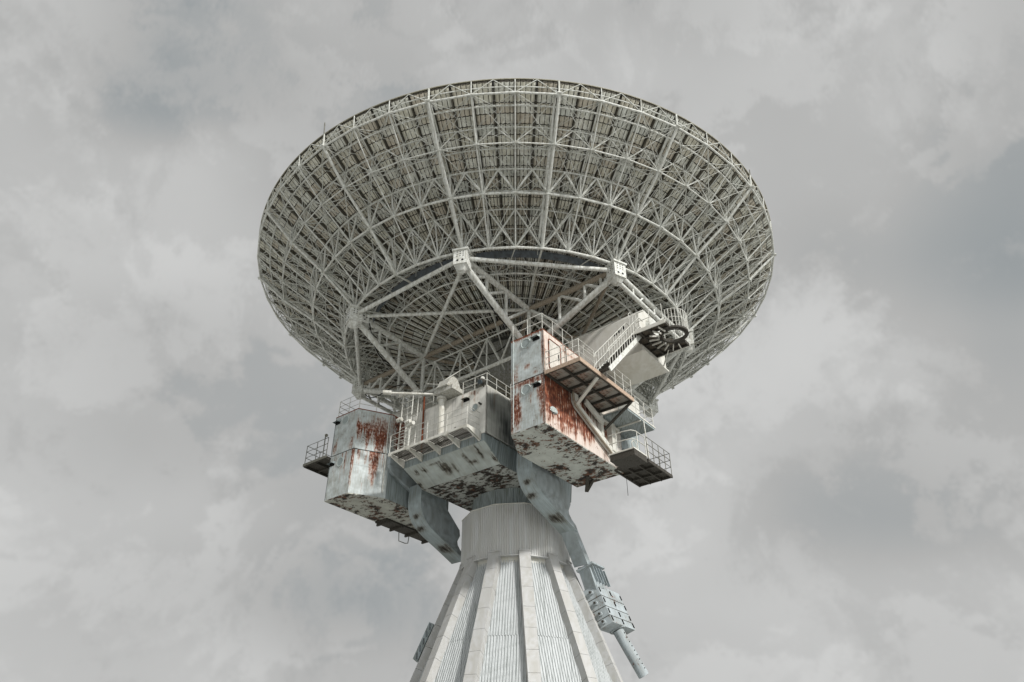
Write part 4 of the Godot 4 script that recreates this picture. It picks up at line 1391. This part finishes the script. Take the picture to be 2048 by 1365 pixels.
		box("bottom_flange", E, M.grey, Vector3(minf(s * 7.15, s * 9.72), 22.42, -0.25), Vector3(maxf(s * 7.15, s * 9.72), 22.497, 2.36))
		tube("axle_cap", E, M.tube, Vector3(s * 9.6, 24.4, 1.0), Vector3(s * 9.8, 24.4, 1.0), 0.6, 20)
		for k in 3:
			tube("inspection_port", E, M.hole, Vector3(s * (8.2 + 0.25 * k), 24.0 + 0.1 * k, 2.29), Vector3(s * (8.2 + 0.25 * k), 24.0 + 0.1 * k, 2.315), 0.1, 10)

	# curved arms under the head, the right one carrying a buffer block
	var bend := [Vector2(4.0, 18.3), Vector2(4.06, 17.5), Vector2(3.98, 16.9), Vector2(3.62, 16.36), Vector2(2.95, 15.98), Vector2(1.7, 15.53), Vector2(0.42, 15.06)]
	var arc := []
	for k in bend.size() - 1:
		var pa: Vector2 = bend[maxi(k - 1, 0)]
		var pz: Vector2 = bend[mini(k + 2, bend.size() - 1)]
		for j in 5:
			arc.append(bend[k].cubic_interpolate(bend[k + 1], pa, pz, j / 5.0))
	arc.append(bend[-1])
	var prof := arc.duplicate()
	prof.append_array([Vector2(0.3, 15.1), Vector2(0.45, 15.35), Vector2(0.8, 15.55), Vector2(1.0, 15.75), Vector2(1.05, 15.95), Vector2(0.95, 16.12), Vector2(0.85, 16.3), Vector2(0.9, 16.6), Vector2(2.0, 17.5), Vector2(2.6, 18.3)])
	var last := arc.size() - 1
	var strip := rusty(141, 96, 384, c8(160, 172, 176), [[0.5, 0.42, 0.3, 0.04, 0.8], [0.3, 0.6, 0.4, 0.05, 0.8], [0.6, 0.85, 0.5, 0.05, 0.9]], [], {"grime": 0.35, "st": 0.1, "r_dark": c8(34, 32, 29), "r_mid": c8(52, 47, 41), "r_lite": c8(98, 92, 80)})
	for s in [1.0, -1.0]:
		var Am := thing("curved_arm", "blue-grey curved arm bending down from the head to the buffer block" if s > 0 else "blue-grey curved arm left of the tower top under the left cabin", "arm", Vector3(s * 3.6, 15.1, 2.0), "curved arms under the telescope head")
		part("arm_plate", profile(prof, minf(s * 3.2, s * 4.05), maxf(s * 3.2, s * 4.05)), M.blue_arm, Am)
		var st2 := st_new()
		var hw := 0.47
		for k in last:
			var p: Vector2 = arc[k]
			var q: Vector2 = arc[k + 1]
			var dp: Vector2 = arc[k + 1] - arc[maxi(k - 1, 0)]
			var dq: Vector2 = arc[mini(k + 2, last)] - arc[k]
			var np := Vector2(dp.y, -dp.x).normalized() * -0.02
			var nq := Vector2(dq.y, -dq.x).normalized() * -0.02
			var x0: float = s * 3.625 - hw
			var x1: float = s * 3.625 + hw
			var f0 := float(k) / last
			var f1 := float(k + 1) / last
			quad(st2, Vector3(x0, p.y + np.y, p.x + np.x), Vector3(x1, p.y + np.y, p.x + np.x), Vector3(x1, q.y + nq.y, q.x + nq.x), Vector3(x0, q.y + nq.y, q.x + nq.x), Vector2(0, f0), Vector2(1, f0), Vector2(1, f1), Vector2(0, f1))
		st2.generate_normals()
		part("arm_flange", st2.commit(), strip, Am)

	var Wt := thing("buffer_block", "pale blue bolted block hanging on a link beside the tower, with a square-cut pipe below", "buffer", Vector3(4.0, 9.0, -2.6))
	var p0 := Vector3(4.0, 12.885, -1.174)
	var el := Vector3(-0.75, -0.27, 0.09)
	var eb := Vector3(-0.41, 0.22, -2.83)
	var ed := Vector3(0.65, -1.85, -0.24)
	var orth := Basis(-el.normalized(), -ed.normalized(), -eb.normalized())
	var mid := p0 + (el + eb + ed) * 0.5
	var bm := BoxMesh.new()
	bm.size = Vector3(el.length(), ed.length(), eb.length())
	var wm := rusty(142, 128, 128, c8(168, 177, 181), [], [], {"grime": 0.25, "flake": 0.55})
	part("block_body", bm, wm, Wt, Transform3D(orth, mid - O))
	for k in 3:
		var sm := BoxMesh.new()
		sm.size = Vector3(el.length() + 0.02, 0.03, eb.length() + 0.02)
		part("block_joint", sm, M.dark, Wt, Transform3D(orth, mid - ed * (0.5 - [0.3, 0.58, 0.82][k]) - O))
	for k in 4:
		var y: float = [0.14, 0.42, 0.7, 0.9][k]
		var fc := p0 + el * 0.5 + ed * y
		tube("bolt_boss", Wt, wm, fc, fc - eb.normalized() * 0.16, 0.11, 10)
		tube("bolt_pin", Wt, M.dark, fc - eb.normalized() * 0.16, fc - eb.normalized() * 0.2, 0.06, 8)
		for z in [0.04, 0.5, 0.97]:
			var sc: Vector3 = p0 + ed * y + eb * z - el.normalized() * 0.005
			beam("slot", Wt, M.hole, sc - ed * 0.06, sc + ed * 0.06, 0.05, 0.09)
	var bottom := mid + ed * 0.5
	tube("pipe", Wt, wm, bottom, bottom + Vector3(0.62, -2.0, -1.1), 0.27, 18)
	tube("pipe_bore", Wt, M.hole, bottom + Vector3(0.62, -2.0, -1.1), bottom + Vector3(0.623, -2.01, -1.105), 0.23, 18)
	for k in 9:
		var hp := bottom.lerp(bottom + Vector3(0.62, -2.0, -1.1), 0.12 + 0.095 * k) + Vector3(0.26, 0.07, 0.06)
		tube("pipe_hole", Wt, M.hole, hp, hp + Vector3(0.02, 0.0, 0.004), 0.028, 6)
	tube("neck", Wt, wm, bottom + ed * 0.02, bottom - ed * 0.02, 0.4, 12)
	# link between arm and block
	beam("link", Wt, M.blue_arm, Vector3(3.6, 15.25, 0.5), Vector3(3.62, 13.75, -0.62), 0.8, 0.3)
	var fl := BoxMesh.new()
	fl.size = Vector3(0.95, 0.1, 1.5)
	part("flange", fl, M.blue_arm, Wt, Transform3D(orth, Vector3(3.68, 13.66, -1.25) - O))
	part("flange_neck", profile([Vector2(-0.6, 13.65), Vector2(-1.9, 13.65), Vector2(-2.0, 12.9), Vector2(-1.2, 12.6)], 3.35, 4.0), M.blue_arm, Wt)
	for k in 5:
		beam("flange_rib", Wt, M.blue_arm, Vector3(4.05, 13.66, -0.75 - 0.27 * k), Vector3(4.05, 13.0, -1.25 - 0.27 * k), 0.16, 0.03)

func build_tower() -> void:
	var T := thing("telescope_tower", "white flared tower clad in corrugated sheet with twelve raised ribs", "tower", Vector3.ZERO)
	var Rc := func(h: float) -> float:
		return 2.6 + 0.392 * (13.9 - h)
	# ribs, each a stack of cover panels
	var slope := Vector2(0.392, -1.0).normalized()
	for k in 12:
		var deg := 44.5 + 30.0 * k
		var R := holder("rib", T)
		var out := pol(deg, 1.0, 0.0)
		var B := Basis(Vector3.UP, -deg_to_rad(deg))
		var dir := (out * slope.x + Vector3(0, slope.y, 0)).normalized()
		var nrm := (out * -slope.y + Vector3(0, slope.x, 0)).normalized()
		var side := Vector3(-out.z, 0, out.x)
		var orth := Basis(nrm, -dir, -side)
		if orth.determinant() < 0:
			orth = Basis(nrm, -dir, side)
		var seg := 1.08
		var total := 14.05 / -dir.y
		var n := int(ceil(total / seg))
		for j in n:
			var ln := minf(seg, total - j * seg)
			if ln < 0.05:
				continue
			var bm := BoxMesh.new()
			bm.size = Vector3(0.62, ln - 0.014, 0.55)
			var c: Vector3 = pol(deg, Rc.call(14.05), 14.05) + dir * (j * seg + ln * 0.5) + nrm * 0.02
			part("rib_panel", bm, M.rib_panel, R, Transform3D(orth, c - O))
		var cap := BoxMesh.new()
		cap.size = Vector3(0.36, 0.05, 0.6)
		part("rib_cap", cap, M.rib_panel, R, Transform3D(B, pol(deg, Rc.call(14.05) + 0.2, 14.1) - O))
	# corrugated sheets between the ribs
	var lv := [[13.95, 9.9], [9.9, 5.2], [5.2, 0.0]]
	for k in 12:
		var deg := 59.5 + 30.0 * k
		var B := Basis(Vector3.UP, -deg_to_rad(deg))
		for j in 3:
			var hi: float = lv[j][0]
			var lo: float = lv[j][1]
			part("cladding_sheet", corrugated(Rc.call(hi) * cos(PI / 12) + 0.012 * j, Rc.call(hi) * sin(PI / 12), hi, Rc.call(lo) * cos(PI / 12) + 0.012 * j, Rc.call(lo) * sin(PI / 12), lo, 0.125, 0.045), M.clad, T, Transform3D(B, Vector3.ZERO))
	# drum on top
	var rd := 2.86
	for k in 12:
		var deg := 59.5 + 30.0 * k
		var B := Basis(Vector3.UP, -deg_to_rad(deg))
		part("drum_sheet", corrugated(rd * cos(PI / 12), rd * sin(PI / 12), 16.5, rd * cos(PI / 12), rd * sin(PI / 12), 13.9, 0.12, 0.04), M.clad_top, T, Transform3D(B, Vector3.ZERO))
	var ring := []
	for k in 12:
		ring.append(Vector2(cos(deg_to_rad(44.5 + 30 * k)), sin(deg_to_rad(44.5 + 30 * k))))
	var poly := func(r: float) -> Array:
		var o := []
		for q in ring:
			o.append(q * r)
		return o
	part("drum_cap", prism(poly.call(2.9), 16.5, 16.54), M.grey, T)
	part("ledge", prism(poly.call(2.96), 13.86, 13.9), M.clad_top, T)
	part("drum_core", prism(poly.call(2.7), 13.0, 16.49), M.grey, T)
	var tr := holder("turret_ring", T)
	for k in 16:
		var a := 22.5 * k
		var bm := BoxMesh.new()
		bm.size = Vector3(0.05, 1.1, 2.0 * 2.32 * sin(PI / 16) - 0.01)
		part("turret_plate", bm, M.blue, tr, Transform3D(Basis(Vector3.UP, -deg_to_rad(a)), pol(a, 2.3, 17.06) - O))
	# blue louvre box on the left flank
	var Lv := thing("louvre_box", "blue-grey louvre box fixed to the tower's left flank", "vent", pol(146.0, 4.3, 9.5))
	var out := pol(150.0, 1.0, 0.0)
	var a := pol(150.0, 4.2, 11.45)
	var b := pol(150.0, 4.92, 9.75)
	beam("louvre_body", Lv, M.blue, a, b, 0.8, 0.26)
	for k in 5:
		var p := a.lerp(b, (k + 0.5) / 5.0)
		beam("louvre_slat", Lv, M.slate, p - Vector3(-out.z, 0, out.x) * 0.41, p + Vector3(-out.z, 0, out.x) * 0.41, 0.06, 0.3)

# corrugated sheet facing +x: apothem and half width at the top and at the bottom
func corrugated(rt: float, wt: float, yt: float, rb: float, wb: float, yb: float, pitch: float, deep: float) -> ArrayMesh:
	var st := st_new()
	st.set_smooth_group(-1)
	var xs := [-wb]
	var n := int(floor(2.0 * wb / pitch))
	var p := 2.0 * wb / n
	for k in n:
		var x0 := -wb + p * k
		xs.append_array([x0 + p * 0.35, x0 + p * 0.5, x0 + p * 0.85, x0 + p])
	var dep := func(i: int) -> float:
		# points run low, low, high, high, low ...
		return deep if i > 0 and ((i - 1) % 4 == 1 or (i - 1) % 4 == 2) else 0.0
	var at := func(x: float, y: float, d: float) -> Vector3:
		var r := lerpf(rb, rt, (y - yb) / (yt - yb))
		return Vector3(r + d - 0.02, y, x)
	var top := func(x: float) -> float:
		if absf(x) <= wt or wb - wt < 0.001:
			return yt
		return lerpf(yt, yb, (absf(x) - wt) / (wb - wt))
	for i in xs.size() - 1:
		var x0: float = xs[i]
		var x1: float = xs[i + 1]
		var d0: float = dep.call(i)
		var d1: float = dep.call(i + 1)
		var A: Vector3 = at.call(x0, yb, d0)
		var B: Vector3 = at.call(x1, yb, d1)
		var C: Vector3 = at.call(x1, top.call(x1), d1)
		var D: Vector3 = at.call(x0, top.call(x0), d0)
		for v in [A, D, C, A, C, B]:
			st.add_vertex(v - O)
	st.generate_normals()
	return st.commit()

func _ready() -> void:
	build_world()
	make_materials()
	build_ground()
	build_tower()
	build_dish()
	build_frame()
	build_cabins()
	build_house()
	build_platforms()
